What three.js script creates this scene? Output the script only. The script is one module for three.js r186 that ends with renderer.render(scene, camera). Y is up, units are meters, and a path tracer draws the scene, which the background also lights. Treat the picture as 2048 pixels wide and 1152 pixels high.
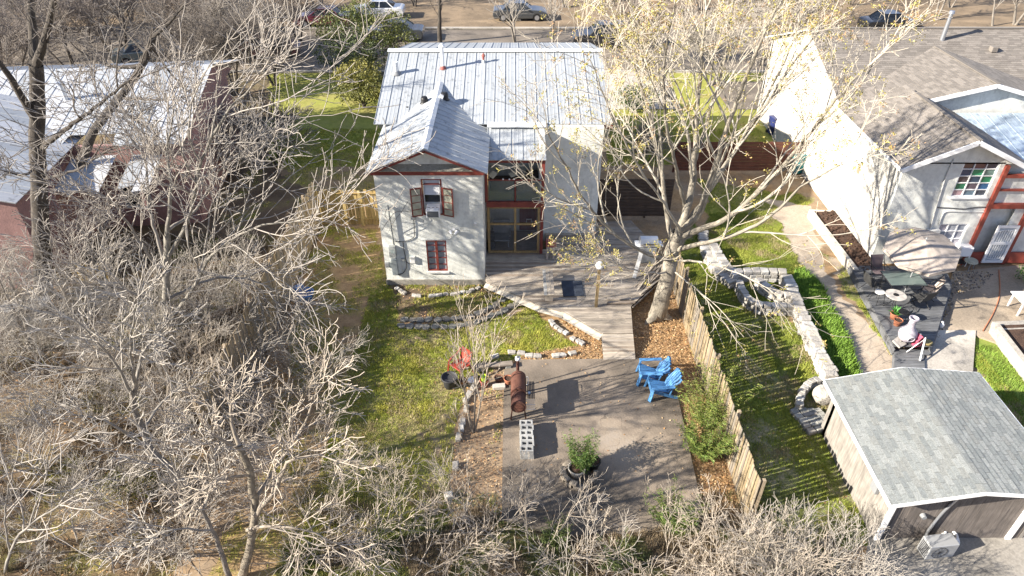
import * as THREE from 'three';
import { mergeGeometries } from 'three/addons/utils/BufferGeometryUtils.js';
import { RoundedBoxGeometry } from 'three/addons/geometries/RoundedBoxGeometry.js';

// ---------- camera, sky, sun, exposure ----------
const scene = new THREE.Scene();
const CAM_H = 16, PITCH = 36 * Math.PI / 180, FPX = 1365;      // focal length in pixels of a 2048 px wide picture
const camera = new THREE.PerspectiveCamera(2 * Math.atan(576 / FPX) * 180 / Math.PI, 16 / 9, 0.1, 600);
camera.position.set(0, CAM_H, 0);
camera.lookAt(0, CAM_H - Math.sin(PITCH) * 10, -Math.cos(PITCH) * 10);
const SUN_EL = 26 * Math.PI / 180, SUN_AZ = 18 * Math.PI / 180;
const sunDir = new THREE.Vector3(-Math.cos(SUN_AZ) * Math.cos(SUN_EL), Math.sin(SUN_EL), Math.sin(SUN_AZ) * Math.cos(SUN_EL));
{ // clear winter sky, paler towards the horizon and warm round the sun
  const W = 512, H = 256, d = new Float32Array(W * H * 4), v = new THREE.Vector3();
  for (let y = 0; y < H; y++) for (let x = 0; x < W; x++) {
    const th = (y + .5) / H * Math.PI - Math.PI / 2, ph = ((x + .5) / W - .5) * 2 * Math.PI, k = (y * W + x) * 4;
    v.set(Math.cos(th) * Math.cos(ph), Math.sin(th), Math.cos(th) * Math.sin(ph));
    const e = Math.max(0, v.y), h = Math.pow(1 - e, 2.6), s = Math.pow(Math.max(0, v.dot(sunDir)), 10), b = v.y < 0 ? .45 : 1;
    d[k] = (.1 + .15 * h + .17 * s) * b; d[k + 1] = (.14 + .155 * h + .145 * s) * b; d[k + 2] = (.235 + .165 * h + .11 * s) * b; d[k + 3] = 1;
  }
  const t = new THREE.DataTexture(d, W, H, THREE.RGBAFormat, THREE.FloatType); t.mapping = THREE.EquirectangularReflectionMapping; t.magFilter = t.minFilter = THREE.LinearFilter; t.needsUpdate = true; t.name = 'sky'; scene.background = t; scene.environment = t;
}
const sun = new THREE.DirectionalLight(new THREE.Color(1, 0.92, 0.8), 5);
sun.position.copy(sunDir).multiplyScalar(80).add(new THREE.Vector3(0, 0, -24)); sun.target.position.set(0, 0, -24);
sun.castShadow = true; sun.shadow.mapSize.set(4096, 4096);
Object.assign(sun.shadow.camera, { left: -60, right: 60, top: 60, bottom: -60, near: 1, far: 220 });
scene.add(sun, sun.target);
const renderer = new THREE.WebGLRenderer({ antialias: true });
renderer.toneMapping = THREE.LinearToneMapping;
renderer.toneMappingExposure = 2.95;
renderer.shadowMap.enabled = true;

// ---------- helpers ----------
let seed = 12345;
function rnd() { seed |= 0; seed = seed + 0x6D2B79F5 | 0; let t = Math.imul(seed ^ seed >>> 15, 1 | seed); t = t + Math.imul(t ^ t >>> 7, 61 | t) ^ t; return ((t ^ t >>> 14) >>> 0) / 4294967296; }
const rr = (a, b) => a + (b - a) * rnd();
const V = (x, y, z) => new THREE.Vector3(x, y, z);
const sP = Math.sin(PITCH), cP = Math.cos(PITCH);
function ray(px, py) { const a = px - 1024, b = 576 - py; return V(a, -sP * FPX + cP * b, -cP * FPX - sP * b); }
function G(px, py, h = 0) { const d = ray(px, py), t = (h - CAM_H) / d.y; return V(d.x * t, h, d.z * t); }     // where the sight line meets a level
function PZ(px, py, z) { const d = ray(px, py), t = z / d.z; return V(d.x * t, CAM_H + d.y * t, z); }           // ... a plane facing the camera
const used = {};
function numbered(n) { if (!(n in used)) { used[n] = 0; return n; } used[n]++; return n + '_' + String(used[n]).padStart(3, '0'); }
function tag(o, label, category, group) { o.userData.label = label; o.userData.category = category; if (group) o.userData.group = group; return o; }
function thing(name, label, category, pos = [0, 0, 0], turn = 0, group) {
  const o = new THREE.Group(); o.name = numbered(name); scene.add(o);
  if (pos.isVector3) o.position.copy(pos); else o.position.set(...pos);
  o.rotation.y = turn; return tag(o, label, category, group);
}
function struct(o, name) { o.name = numbered(name); o.userData.kind = 'structure'; scene.add(o); return o; }
function grp(name, parent) { const g = new THREE.Group(); g.name = name; parent.add(g); return g; }
function copyOf(t, pos, turn, label) { const c = t.clone(); c.name = numbered(t.name.replace(/_\d{3}$/, '')); c.position.copy(pos.isVector3 ? pos : V(...pos)); c.rotation.y = turn; if (label) c.userData.label = label; scene.add(c); return c; }
// box-projected uv, in metres
function metreUV(g) {
  const p = g.attributes.position, n = g.attributes.normal, uv = new Float32Array(p.count * 2);
  for (let i = 0; i < p.count; i++) {
    const ax = Math.abs(n.getX(i)), ay = Math.abs(n.getY(i)), az = Math.abs(n.getZ(i));
    let u, v;
    if (ay >= ax && ay >= az) { u = p.getX(i); v = p.getZ(i); } else if (ax >= az) { u = p.getZ(i); v = p.getY(i); } else { u = p.getX(i); v = p.getY(i); }
    uv[2 * i] = u; uv[2 * i + 1] = v;
  }
  g.setAttribute('uv', new THREE.BufferAttribute(uv, 2)); return g;
}
const _m = new THREE.Matrix4(), _q = new THREE.Quaternion(), _e = new THREE.Euler();
class MB {
  constructor() { this.g = []; }
  add(g, x = 0, y = 0, z = 0, rx = 0, ry = 0, rz = 0) {
    if (g.index) g = g.toNonIndexed();
    for (const k of Object.keys(g.attributes)) if (!['position', 'normal', 'uv'].includes(k)) g.deleteAttribute(k);
    _q.setFromEuler(_e.set(rx, ry, rz)); _m.compose(V(x, y, z), _q, V(1, 1, 1)); g.applyMatrix4(_m);
    this.g.push(g); return this;
  }
  box(x, y, z, w, h, d, ry = 0, rx = 0, rz = 0) { return this.add(new THREE.BoxGeometry(w, h, d), x, y, z, rx, ry, rz); }
  rbox(x, y, z, w, h, d, r = 0.02, ry = 0, rx = 0, rz = 0) { return this.add(new RoundedBoxGeometry(w, h, d, 1, r), x, y, z, rx, ry, rz); }
  cyl(x, y, z, r0, r1, h, n = 12, rx = 0, ry = 0, rz = 0, open = false) { return this.add(new THREE.CylinderGeometry(r1, r0, h, n, 1, open), x, y, z, rx, ry, rz); }
  lathe(pts, x, y, z, n = 20) { return this.add(new THREE.LatheGeometry(pts.map(p => new THREE.Vector2(p[0], p[1])), n), x, y, z); }
  bar(a, b, w, t, roll = 0) {                      // square bar from a to b
    const d = b.clone().sub(a), L = d.length(), g = new THREE.BoxGeometry(w, L, t);
    if (roll) g.rotateY(roll);
    g.applyQuaternion(new THREE.Quaternion().setFromUnitVectors(V(0, 1, 0), d.normalize()));
    const m = a.clone().add(b).multiplyScalar(.5); return this.add(g, m.x, m.y, m.z);
  }
  rod(a, b, r, n = 6) { const d = b.clone().sub(a), L = d.length(), g = new THREE.CylinderGeometry(r, r, L, n); g.applyQuaternion(new THREE.Quaternion().setFromUnitVectors(V(0, 1, 0), d.normalize())); const m = a.clone().add(b).multiplyScalar(.5); return this.add(g, m.x, m.y, m.z); }
  tube(pts, r, n = 6, seg, closed = false) { const c = new THREE.CatmullRomCurve3(pts, closed, 'catmullrom', .4); return this.add(new THREE.TubeGeometry(c, seg || pts.length * 4, r, n, closed)); }
  prism(pts, depth, bevel = 0) { const s = new THREE.Shape(pts.map(p => new THREE.Vector2(p[0], p[1]))); const g = new THREE.ExtrudeGeometry(s, { depth, bevelEnabled: bevel > 0, bevelSize: bevel, bevelThickness: bevel, bevelSegments: 1 }); return g; }
  quad(a, b, c, d) { return this.poly([a, b, c, d]); }
  poly(ps) { const f = []; for (let i = 1; i < ps.length - 1; i++) for (const p of [ps[0], ps[i], ps[i + 1]]) f.push(p.x, p.y, p.z); const g = new THREE.BufferGeometry(); g.setAttribute('position', new THREE.Float32BufferAttribute(f, 3)); g.computeVertexNormals(); g.setAttribute('uv', new THREE.Float32BufferAttribute(new Float32Array(f.length / 3 * 2), 2)); this.g.push(g); return this; }
  // a flat polygon given by its top corners, thickened by t along -n
  slab(ps, t, n) {
    if (!n) n = ps[1].clone().sub(ps[0]).cross(ps[2].clone().sub(ps[0])).normalize();
    const q = ps.map(p => p.clone().addScaledVector(n, -t));
    this.poly(ps); this.poly(q.slice().reverse());
    for (let i = 0; i < ps.length; i++) { const j = (i + 1) % ps.length; this.poly([ps[i], q[i], q[j], ps[j]]); }
    return this;
  }
  geo(uv = true) { const g = this.g.length > 1 ? mergeGeometries(this.g) : this.g[0]; return uv ? metreUV(g) : g; }
  build(name, m, parent, uv = true) { const o = new THREE.Mesh(this.geo(uv), m); o.name = name; o.castShadow = o.receiveShadow = true; if (parent) parent.add(o); return o; }
}
function flatPoly(pts, y) {                          // horizontal polygon from [x,z] points, facing up
  const s = new THREE.Shape(pts.map(p => new THREE.Vector2(p[0], -p[1]))); const g = new THREE.ShapeGeometry(s); g.rotateX(-Math.PI / 2); g.translate(0, y, 0); return metreUV(g.toNonIndexed());
}
function inPoly(x, z, P) { let c = false; for (let i = 0, j = P.length - 1; i < P.length; j = i++) { const [xi, zi] = P[i], [xj, zj] = P[j]; if ((zi > z) !== (zj > z) && x < (xj - xi) * (z - zi) / (zj - zi) + xi) c = !c; } return c; }
const gp = (l, h = 0) => l.map(([a, b]) => { const v = G(a, b, h); return [v.x, v.z]; });

// ---------- noise and textures ----------
function hash2(x, y, s) { let h = Math.imul(x, 374761393) + Math.imul(y, 668265263) + Math.imul(s, 974634777) | 0; h = Math.imul(h ^ h >>> 13, 1274126177); return ((h ^ h >>> 16) >>> 0) / 4294967296; }
function vn(x, y, px, py, s) {                        // value noise, periodic in px, py cells (0: not periodic)
  const xi = Math.floor(x), yi = Math.floor(y), fx = x - xi, fy = y - yi, u = fx * fx * (3 - 2 * fx), v = fy * fy * (3 - 2 * fy);
  const w = (a, p) => p ? ((a % p) + p) % p : a;
  const a = hash2(w(xi, px), w(yi, py), s), b = hash2(w(xi + 1, px), w(yi, py), s), c = hash2(w(xi, px), w(yi + 1, py), s), d = hash2(w(xi + 1, px), w(yi + 1, py), s);
  return a + (b - a) * u + (c - a) * v + (a - b - c + d) * u * v;
}
function fbm(x, y, p, s, o = 4) { let t = 0, a = .5, f = 1; for (let i = 0; i < o; i++) { t += a * vn(x * f, y * f, p * f, p * f, s + i); a *= .5; f *= 2; } return t / (1 - Math.pow(.5, o)); }
function tex(n, metres, fn, srgb = true) {           // fn(u,v) -> grey or [r,g,b], sRGB 0..1
  const d = new Uint8Array(n * n * 4);
  for (let j = 0; j < n; j++) for (let i = 0; i < n; i++) { const c = fn(i / n, j / n), k = (j * n + i) * 4; for (let q = 0; q < 3; q++) d[k + q] = Math.max(0, Math.min(255, 255 * (c.length ? c[q] : c))); d[k + 3] = 255; }
  const t = new THREE.DataTexture(d, n, n); t.wrapS = t.wrapT = THREE.RepeatWrapping; t.magFilter = THREE.LinearFilter; t.minFilter = THREE.LinearMipmapLinearFilter; t.generateMipmaps = true;
  if (srgb) t.colorSpace = THREE.SRGBColorSpace; t.repeat.set(1 / metres, 1 / metres); t.needsUpdate = true; return t;
}
const C = (r, g, b) => new THREE.Color().setRGB(r, g, b);
function mat(c, rough = .8, o = {}) { return new THREE.MeshStandardMaterial({ color: Array.isArray(c) ? C(...c) : c, roughness: rough, side: THREE.DoubleSide, ...o }); }
const noiseT = tex(256, 1.3, (u, v) => .72 + .28 * fbm(u * 8, v * 8, 8, 3, 5));
const bumpN = tex(256, .5, (u, v) => fbm(u * 16, v * 16, 16, 9, 4), false);
const stuccoT = tex(512, 3, (u, v) => { const a = fbm(u * 6, v * 6, 6, 11, 5), b = fbm(u * 40, v * 40, 40, 17, 2), k = .8 + .2 * a + .08 * (b - .5) - Math.max(0, fbm(u * 18, v * 4, 0, 19, 3) - .62) * .35; return [k, k, k * .985]; });
const stuccoB = tex(256, .6, (u, v) => fbm(u * 22, v * 22, 22, 5, 3), false);
const grainU = tex(512, 1.6, (u, v) => { const g = fbm(u * 5, v * 60, 0, 21, 3), k = fbm(u * 7, v * 7, 7, 25, 3); return .62 + .3 * g + .16 * k; });
const grainV = tex(512, 1.6, (u, v) => { const g = fbm(u * 60, v * 5, 0, 23, 3), k = fbm(u * 7, v * 7, 7, 27, 3); return .62 + .3 * g + .16 * k; });
const grainUB = tex(256, .8, (u, v) => fbm(u * 4, v * 50, 0, 31, 3), false);
const grainVB = tex(256, .8, (u, v) => fbm(u * 50, v * 4, 0, 33, 3), false);
const concT = tex(1024, 6, (u, v) => { const a = fbm(u * 5, v * 5, 5, 41, 5), b = vn(u * 180, v * 180, 180, 180, 43), c = fbm(u * 24, v * 24, 24, 47, 3); const st = Math.max(0, c - .66) * .5; const k = .66 + .34 * a + .12 * (b - .5) - st; return [k, k * .985, k * .95]; });
const metalT = tex(512, 4, (u, v) => { const a = fbm(u * 3, v * 3, 3, 51, 5), b = fbm(u * 30, v * 30, 30, 53, 3); const k = .88 + .12 * a - Math.max(0, b - .62) * .8; return [k, k, k]; });
const barkT = tex(256, .8, (u, v) => { const a = fbm(u * 14, v * 5, 0, 61, 4), b = fbm(u * 5, v * 5, 5, 63, 3); return .5 + .35 * a + .25 * b; });
const barkB = tex(256, .5, (u, v) => fbm(u * 12, v * 5, 0, 65, 4), false);
const slabT = tex(1024, 12, (u, v) => { const a = fbm(u * 6, v * 6, 6, 241, 6), b = hash2(u * 1024 | 0, v * 1024 | 0, 9), c = fbm(u * 30, v * 30, 30, 247, 3), w = fbm(u * 4, v * 4, 4, 251, 5), q = Math.abs(w - .62) < .0012 ? .2 : 0; const k = .42 + .72 * a + .14 * (b - .5) + .2 * (c - .5) - q - Math.max(0, c - .68) * .6; return [k, k * (.985 - .03 * (a - .5)), k * (.955 - .06 * (a - .5))]; });
const shingT = tex(256, 1, (u, v) => .74 + .26 * vn(u * 90, v * 90, 90, 90, 71));
const M = {
  stucco: mat([.86, .865, .83], .95, { map: stuccoT, bumpMap: stuccoB, bumpScale: .006 }),
  stuccoB: mat([.8, .81, .79], .95, { map: stuccoT, bumpMap: stuccoB, bumpScale: .006 }),
  white: mat([.78, .78, .76], .6, { map: noiseT }),
  whiteClean: mat([.8, .8, .8], .5),
  red: mat([.27, .055, .04], .6, { map: noiseT }),
  redWorn: mat([.4, .12, .1], .75, { map: noiseT }),
  wood: mat([.44, .3, .13], .75, { map: grainV, bumpMap: grainVB, bumpScale: .002 }),
  woodU: mat([.44, .3, .13], .75, { map: grainU, bumpMap: grainUB, bumpScale: .002 }),
  roofMetal: mat([.74, .76, .77], .5, { metalness: .1, map: metalT }),
  roofSeam: mat([.58, .64, .7], .45, { metalness: .35 }),
  glass: new THREE.MeshPhysicalMaterial({ color: C(.9, .95, .95), roughness: .05, transmission: 1, thickness: 0, side: THREE.DoubleSide }),
  darkGlass: mat([.02, .025, .03], .06, { metalness: 0 }),
  dark: mat([.03, .03, .033], .7), black: mat([.012, .012, .013], .5), grey: mat([.3, .31, .32], .6, { map: noiseT }), steel: mat([.5, .52, .55], .35, { metalness: .8 }),
  elec: mat([.5, .52, .51], .5, { metalness: .2, map: noiseT }),
  cable: mat([.04, .04, .045], .7),
  conc: mat([.4, .385, .36], .95, { map: concT, bumpMap: bumpN, bumpScale: .004 }),
  concLight: mat([.62, .59, .56], .95, { map: concT, bumpMap: bumpN, bumpScale: .003 }),
  stone: [0, 1, 2, 3].map(i => mat([[.46, .45, .4], [.36, .36, .33], [.52, .5, .44], [.4, .37, .33]][i], .95, { map: noiseT, bumpMap: bumpN, bumpScale: .012 })),
  lime: [0, 1, 2, 3].map(i => mat([[.58, .55, .5], [.48, .45, .41], [.54, .5, .44], [.63, .61, .57]][i], .95, { map: noiseT, bumpMap: bumpN, bumpScale: .012 })),
  terracotta: mat([.45, .17, .09], .85, { map: noiseT }),
  soil: mat([.1, .055, .035], 1, { map: noiseT, bumpMap: bumpN, bumpScale: .03 }),
};
const deckM = [0, 1, 2, 3, 4, 5].map(i => mat([[.42, .36, .29], [.5, .43, .35], [.33, .28, .23], [.55, .48, .39], [.44, .385, .325], [.36, .29, .225]][i], .85, { map: grainU, bumpMap: grainUB, bumpScale: .004 }));
const greyDeckM = [0, 1, 2].map(i => mat([[.17, .175, .185], [.21, .215, .222], [.145, .15, .16]][i], .75, { map: grainU, bumpMap: grainUB, bumpScale: .003 }));
const picketM = [0, 1, 2, 3, 4].map(i => mat([[.42, .33, .21], [.34, .28, .2], [.47, .37, .25], [.38, .29, .17], [.3, .26, .21]][i], .85, { map: grainV, bumpMap: grainVB, bumpScale: .004 }));
const picketY = [0, 1, 2].map(i => mat([[.5, .36, .14], [.44, .31, .12], [.56, .42, .18]][i], .8, { map: grainV, bumpMap: grainVB, bumpScale: .004 }));
// ---------- ground ----------
const R = {
  lawn: gp([[640, 455], [757, 455], [775, 572], [800, 652], [940, 640], [1055, 615], [1165, 690], [1010, 722], [932, 770], [915, 880], [895, 1000], [905, 1160], [420, 1160], [540, 900], [590, 650]]),
  bed: gp([[935, 760], [1012, 730], [1010, 1160], [905, 1160], [893, 1000], [915, 850]]),
  leafA: gp([[1105, 622], [1200, 668], [1206, 724], [1010, 726], [1060, 706], [1165, 690]]),
  leafB: gp([[1258, 600], [1350, 545], [1420, 720], [1512, 1025], [1520, 1160], [1380, 1160], [1398, 985], [1342, 715], [1268, 725]]),
  flower: gp([[770, 566], [975, 562], [1085, 614], [1000, 610], [935, 640], [800, 640]]),
  nLawn: gp([[1350, 545], [1392, 440], [1440, 520], [1560, 600], [1660, 765], [1650, 870], [1770, 1100], [1500, 1060], [1430, 800]]),
  cover: gp([[1600, 540], [1640, 575], [1690, 680], [1712, 760], [1660, 770], [1645, 690], [1585, 590]]),
  path: gp([[1540, 395], [1622, 410], [1640, 520], [1705, 620], [1795, 700], [1795, 770], [1670, 770], [1690, 680], [1620, 540], [1560, 470]]),
  upper: gp([[1400, 360], [1620, 395], [1600, 450], [1625, 550], [1585, 600], [1430, 530]]),
  edge: gp([[1640, 500], [1705, 530], [1795, 700], [1792, 720], [1690, 580]]),
  rGrass: gp([[1945, 655], [1992, 650], [2500, 1200], [2300, 1200], [1940, 720]]),
  side: gp([[540, 108], [765, 108], [757, 400], [640, 400], [540, 330]]),
  front: gp([[1215, 120], [1640, 120], [1590, 240], [1600, 330], [1215, 330]]),
  slabRear: gp([[1740, 1060], [2100, 1040], [2500, 1300], [1700, 1300]]),
};
const mix = (a, b, t) => [a[0] + (b[0] - a[0]) * t, a[1] + (b[1] - a[1]) * t, a[2] + (b[2] - a[2]) * t];
const cl = (x) => Math.max(0, Math.min(1, x));
function groundAt(x, z) {                              // -> [linear colour, grass density 0..1]
  const wx = x + (fbm(x * 1.3 + 40, z * 1.3 + 40, 0, 101, 3) - .5) * .9, wz = z + (fbm(x * 1.3 + 90, z * 1.3 + 10, 0, 103, 3) - .5) * .9;
  const n1 = fbm(x * .9 + 60, z * .9 + 60, 0, 105, 4), n2 = fbm(x * 5 + 60, z * 5 + 60, 0, 107, 3), n3 = hash2(Math.floor(x * 40), Math.floor(z * 40), 5);
  const grass = mix([.18, .2, .028], [.32, .3, .065], cl(n2 * 1.6 - .3)), dirt = mix([.2, .145, .095], [.3, .235, .165], n2), litter = mix([.22, .13, .06], [.42, .27, .13], cl(n2 * .8 + n3 * .5 - .1)), dark = mix([.09, .06, .04], [.16, .11, .07], n2);
  let c = mix(litter, dirt, cl(n1 * 2 - .6)), d = 0, c0 = dirt;
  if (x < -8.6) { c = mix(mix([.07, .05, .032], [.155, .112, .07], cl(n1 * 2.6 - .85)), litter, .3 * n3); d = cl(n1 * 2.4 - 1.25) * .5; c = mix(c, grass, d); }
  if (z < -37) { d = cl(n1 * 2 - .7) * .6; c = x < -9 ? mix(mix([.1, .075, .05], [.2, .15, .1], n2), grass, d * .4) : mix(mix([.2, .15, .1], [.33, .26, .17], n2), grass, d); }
  if (inPoly(wx, wz, R.lawn)) { d = cl(1.4 - n1 * 1.3 + (n2 - .5) * 1.1); if (z > -14) d *= .8; if (x < -5.6) { d *= cl(.12 + (n1 - .4) * 2); } c0 = x < -4.9 ? mix(dirt, litter, .7) : dirt; c = mix(c0, grass, d); }  // leafy strip by the left fence; grass thinned so its colour holds fence shade
  if (inPoly(wx, wz, R.flower)) { d = cl(n1 * 2.4 - .95) * .8; c = mix(dark, grass, d); }
  if (inPoly(x, z, R.bed)) { c = mix(mix(litter, [.27, .2, .14], .5), dirt, cl(n1 * 2.2 - .7)); d = cl(n1 * 3 - 1.7) * .5; }
  if (inPoly(x, z, R.leafA) || inPoly(x, z, R.leafB)) { c = litter; d = 0; }
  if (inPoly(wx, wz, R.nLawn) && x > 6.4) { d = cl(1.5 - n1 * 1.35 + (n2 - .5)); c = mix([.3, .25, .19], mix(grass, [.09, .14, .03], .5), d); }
  if (inPoly(wx, wz, R.upper)) { d = cl(2 - n1 * 2); c = mix(dirt, grass, d); }
  if (inPoly(wx, wz, R.path)) { c = mix([.36, .29, .22], [.44, .37, .29], n2); d = 0; }
  if (inPoly(wx, wz, R.edge)) { d = cl(n1 * 3 - 1.2); c = mix([.36, .29, .22], grass, d); }
  if (inPoly(wx, wz, R.cover)) { d = 1; c = grass; }
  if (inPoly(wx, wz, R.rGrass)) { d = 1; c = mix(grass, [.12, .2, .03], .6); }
  if (inPoly(wx, wz, R.side) || inPoly(wx, wz, R.front)) { d = cl(1.5 - n1) * (x < 0 && z > -33 ? cl(n1 * 2 - .75) : 1); c = mix(mix(dirt, litter, .5), mix(grass, [.3, .31, .06], .5), d); }  // left of the house, thinned grass and brown leaves put shade into the colour
  return [c, d];
}
{
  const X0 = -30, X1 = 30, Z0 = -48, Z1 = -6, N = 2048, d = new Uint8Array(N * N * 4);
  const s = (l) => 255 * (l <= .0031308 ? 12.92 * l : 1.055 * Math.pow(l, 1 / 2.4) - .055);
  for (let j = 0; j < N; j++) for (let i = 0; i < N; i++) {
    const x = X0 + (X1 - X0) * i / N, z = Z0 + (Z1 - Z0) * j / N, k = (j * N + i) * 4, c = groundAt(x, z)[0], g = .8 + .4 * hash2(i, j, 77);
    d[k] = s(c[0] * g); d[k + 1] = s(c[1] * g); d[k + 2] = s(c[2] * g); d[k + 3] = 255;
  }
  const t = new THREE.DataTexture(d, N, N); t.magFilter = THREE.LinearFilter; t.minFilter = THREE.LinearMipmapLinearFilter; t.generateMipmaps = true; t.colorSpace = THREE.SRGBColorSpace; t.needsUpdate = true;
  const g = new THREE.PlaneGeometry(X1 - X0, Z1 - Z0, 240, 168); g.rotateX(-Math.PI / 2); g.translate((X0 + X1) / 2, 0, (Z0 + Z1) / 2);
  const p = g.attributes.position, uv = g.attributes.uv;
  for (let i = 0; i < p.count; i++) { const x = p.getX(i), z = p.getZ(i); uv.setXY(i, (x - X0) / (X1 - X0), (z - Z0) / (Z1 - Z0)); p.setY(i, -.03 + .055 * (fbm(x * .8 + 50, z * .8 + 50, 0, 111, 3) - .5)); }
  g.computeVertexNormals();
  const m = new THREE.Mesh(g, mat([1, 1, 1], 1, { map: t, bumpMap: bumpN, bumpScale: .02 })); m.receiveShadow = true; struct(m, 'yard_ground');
  const o = new THREE.PlaneGeometry(700, 700); o.rotateX(-Math.PI / 2); o.translate(0, -.12, -150); metreUV(o);
  const om = new THREE.Mesh(o, mat([.3, .24, .16], 1, { map: tex(512, 9, (u, v) => { const a = fbm(u * 8, v * 8, 8, 121, 5), b = fbm(u * 60, v * 60, 60, 127, 2); return [.5 + .4 * a + .2 * b, .52 + .36 * a + .2 * b, .45 + .3 * a + .2 * b]; }) })); om.receiveShadow = true; struct(om, 'ground');
}
// street beyond the houses
{
  const roadM = mat([.27, .235, .205], .9, { map: concT, bumpMap: bumpN, bumpScale: .004 });
  struct(new THREE.Mesh(flatPoly([[-90, -48.2], [90, -48.2], [90, -58.6], [-90, -58.6]], -.02), roadM), 'road');
  const k = new MB(); k.box(0, .02, -59, 180, .14, .3); k.box(0, .02, -48, 180, .14, .3); struct(k.build('kerb', M.concLight), 'kerb');
  struct(new THREE.Mesh(flatPoly([[-90, -59.2], [90, -59.2], [90, -80], [-90, -80]], .01), mat([.33, .25, .17], 1, { map: concT, bumpMap: bumpN, bumpScale: .02 })), 'verge');
  struct(new THREE.Mesh(flatPoly([[6.2, -41], [10.6, -41], [10.6, -48.1], [6.2, -48.1]], .016), M.concLight), 'driveway');
  struct(new THREE.Mesh(flatPoly([[13.5, -41], [70, -41], [70, -46], [13.5, -46]], .02), roadM), 'parking_pad');
}
// concrete slab of the back yard
{
  const p = gp([[1042, 719], [1330, 716], [1345, 745], [1398, 985], [1408, 1030], [1300, 1062], [1130, 1075], [1003, 1040], [1008, 740]], .06);
  const b = new MB(); b.slab(p.map(q => V(q[0], .06, q[1])), .12, V(0, 1, 0));
  const slabM = mat([.305, .258, .215], .95, { map: slabT, bumpMap: bumpN, bumpScale: .006 });
  struct(b.build('concrete_slab', slabM), 'concrete_slab');
}
// neighbour's paving
{
  const a = new MB(); a.slab(gp([[1905, 545], [2060, 530], [2200, 560], [2000, 690], [1945, 670], [1868, 690]]).map(q => V(q[0], .05, q[1])), .1, V(0, 1, 0)); struct(a.build('patio', mat([.46, .39, .32], .95, { map: concT, bumpMap: bumpN, bumpScale: .003 })), 'patio');
  const b = new MB(); b.slab(gp([[1864, 664], [1950, 664], [1944, 745], [1842, 745]]).map(q => V(q[0], .085, q[1])), .1, V(0, 1, 0)); struct(b.build('path', M.concLight), 'concrete_path');
  const c = new MB(); c.slab(R.slabRear.map(q => V(q[0], .03, q[1])), .08, V(0, 1, 0)); struct(c.build('pad', mat([.4, .38, .36], .95, { map: concT, bumpMap: bumpN, bumpScale: .003 })), 'concrete_pad');
}
// ---------- grass tufts and fallen leaves: nobody could count them ----------
function tuftGeo(n, h, w, sp) {
  const f = []; for (let i = 0; i < n; i++) { const a = rnd() * 6.283, r = sp * Math.sqrt(rnd()), x = Math.cos(a) * r, z = Math.sin(a) * r, b = rnd() * 6.283, hh = h * rr(.6, 1.1), lx = Math.cos(b + 1.3) * hh * rr(.2, .8), lz = Math.sin(b + 1.3) * hh * rr(.2, .8), dx = Math.cos(b) * w, dz = Math.sin(b) * w; f.push(x - dx, 0, z - dz, x + dx, 0, z + dz, x + lx, hh, z + lz); }
  const g = new THREE.BufferGeometry(); g.setAttribute('position', new THREE.Float32BufferAttribute(f, 3)); g.computeVertexNormals(); return g;
}
function scatter(name, geo, m, pts, label, cat) {        // pts: [x,y,z,scale,colour,rx,ry]
  const im = new THREE.InstancedMesh(geo, m, pts.length), o = new THREE.Object3D(), c = new THREE.Color();
  pts.forEach((p, i) => { o.position.set(p[0], p[1], p[2]); o.rotation.set(p[5] || 0, p[6] ?? rnd() * 6.28, p[7] || 0); o.scale.setScalar(p[3]); o.updateMatrix(); im.setMatrixAt(i, o.matrix); im.setColorAt(i, c.setRGB(...p[4])); });
  im.name = numbered(name); im.castShadow = im.receiveShadow = true; im.userData.kind = 'stuff'; im.userData.label = label; im.userData.category = cat; scene.add(im); return im;
}
const slabP = gp([[1036, 719], [1332, 716], [1345, 745], [1398, 985], [1408, 1030], [1300, 1062], [1130, 1075], [1003, 1040], [1006, 740]], .06);
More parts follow.
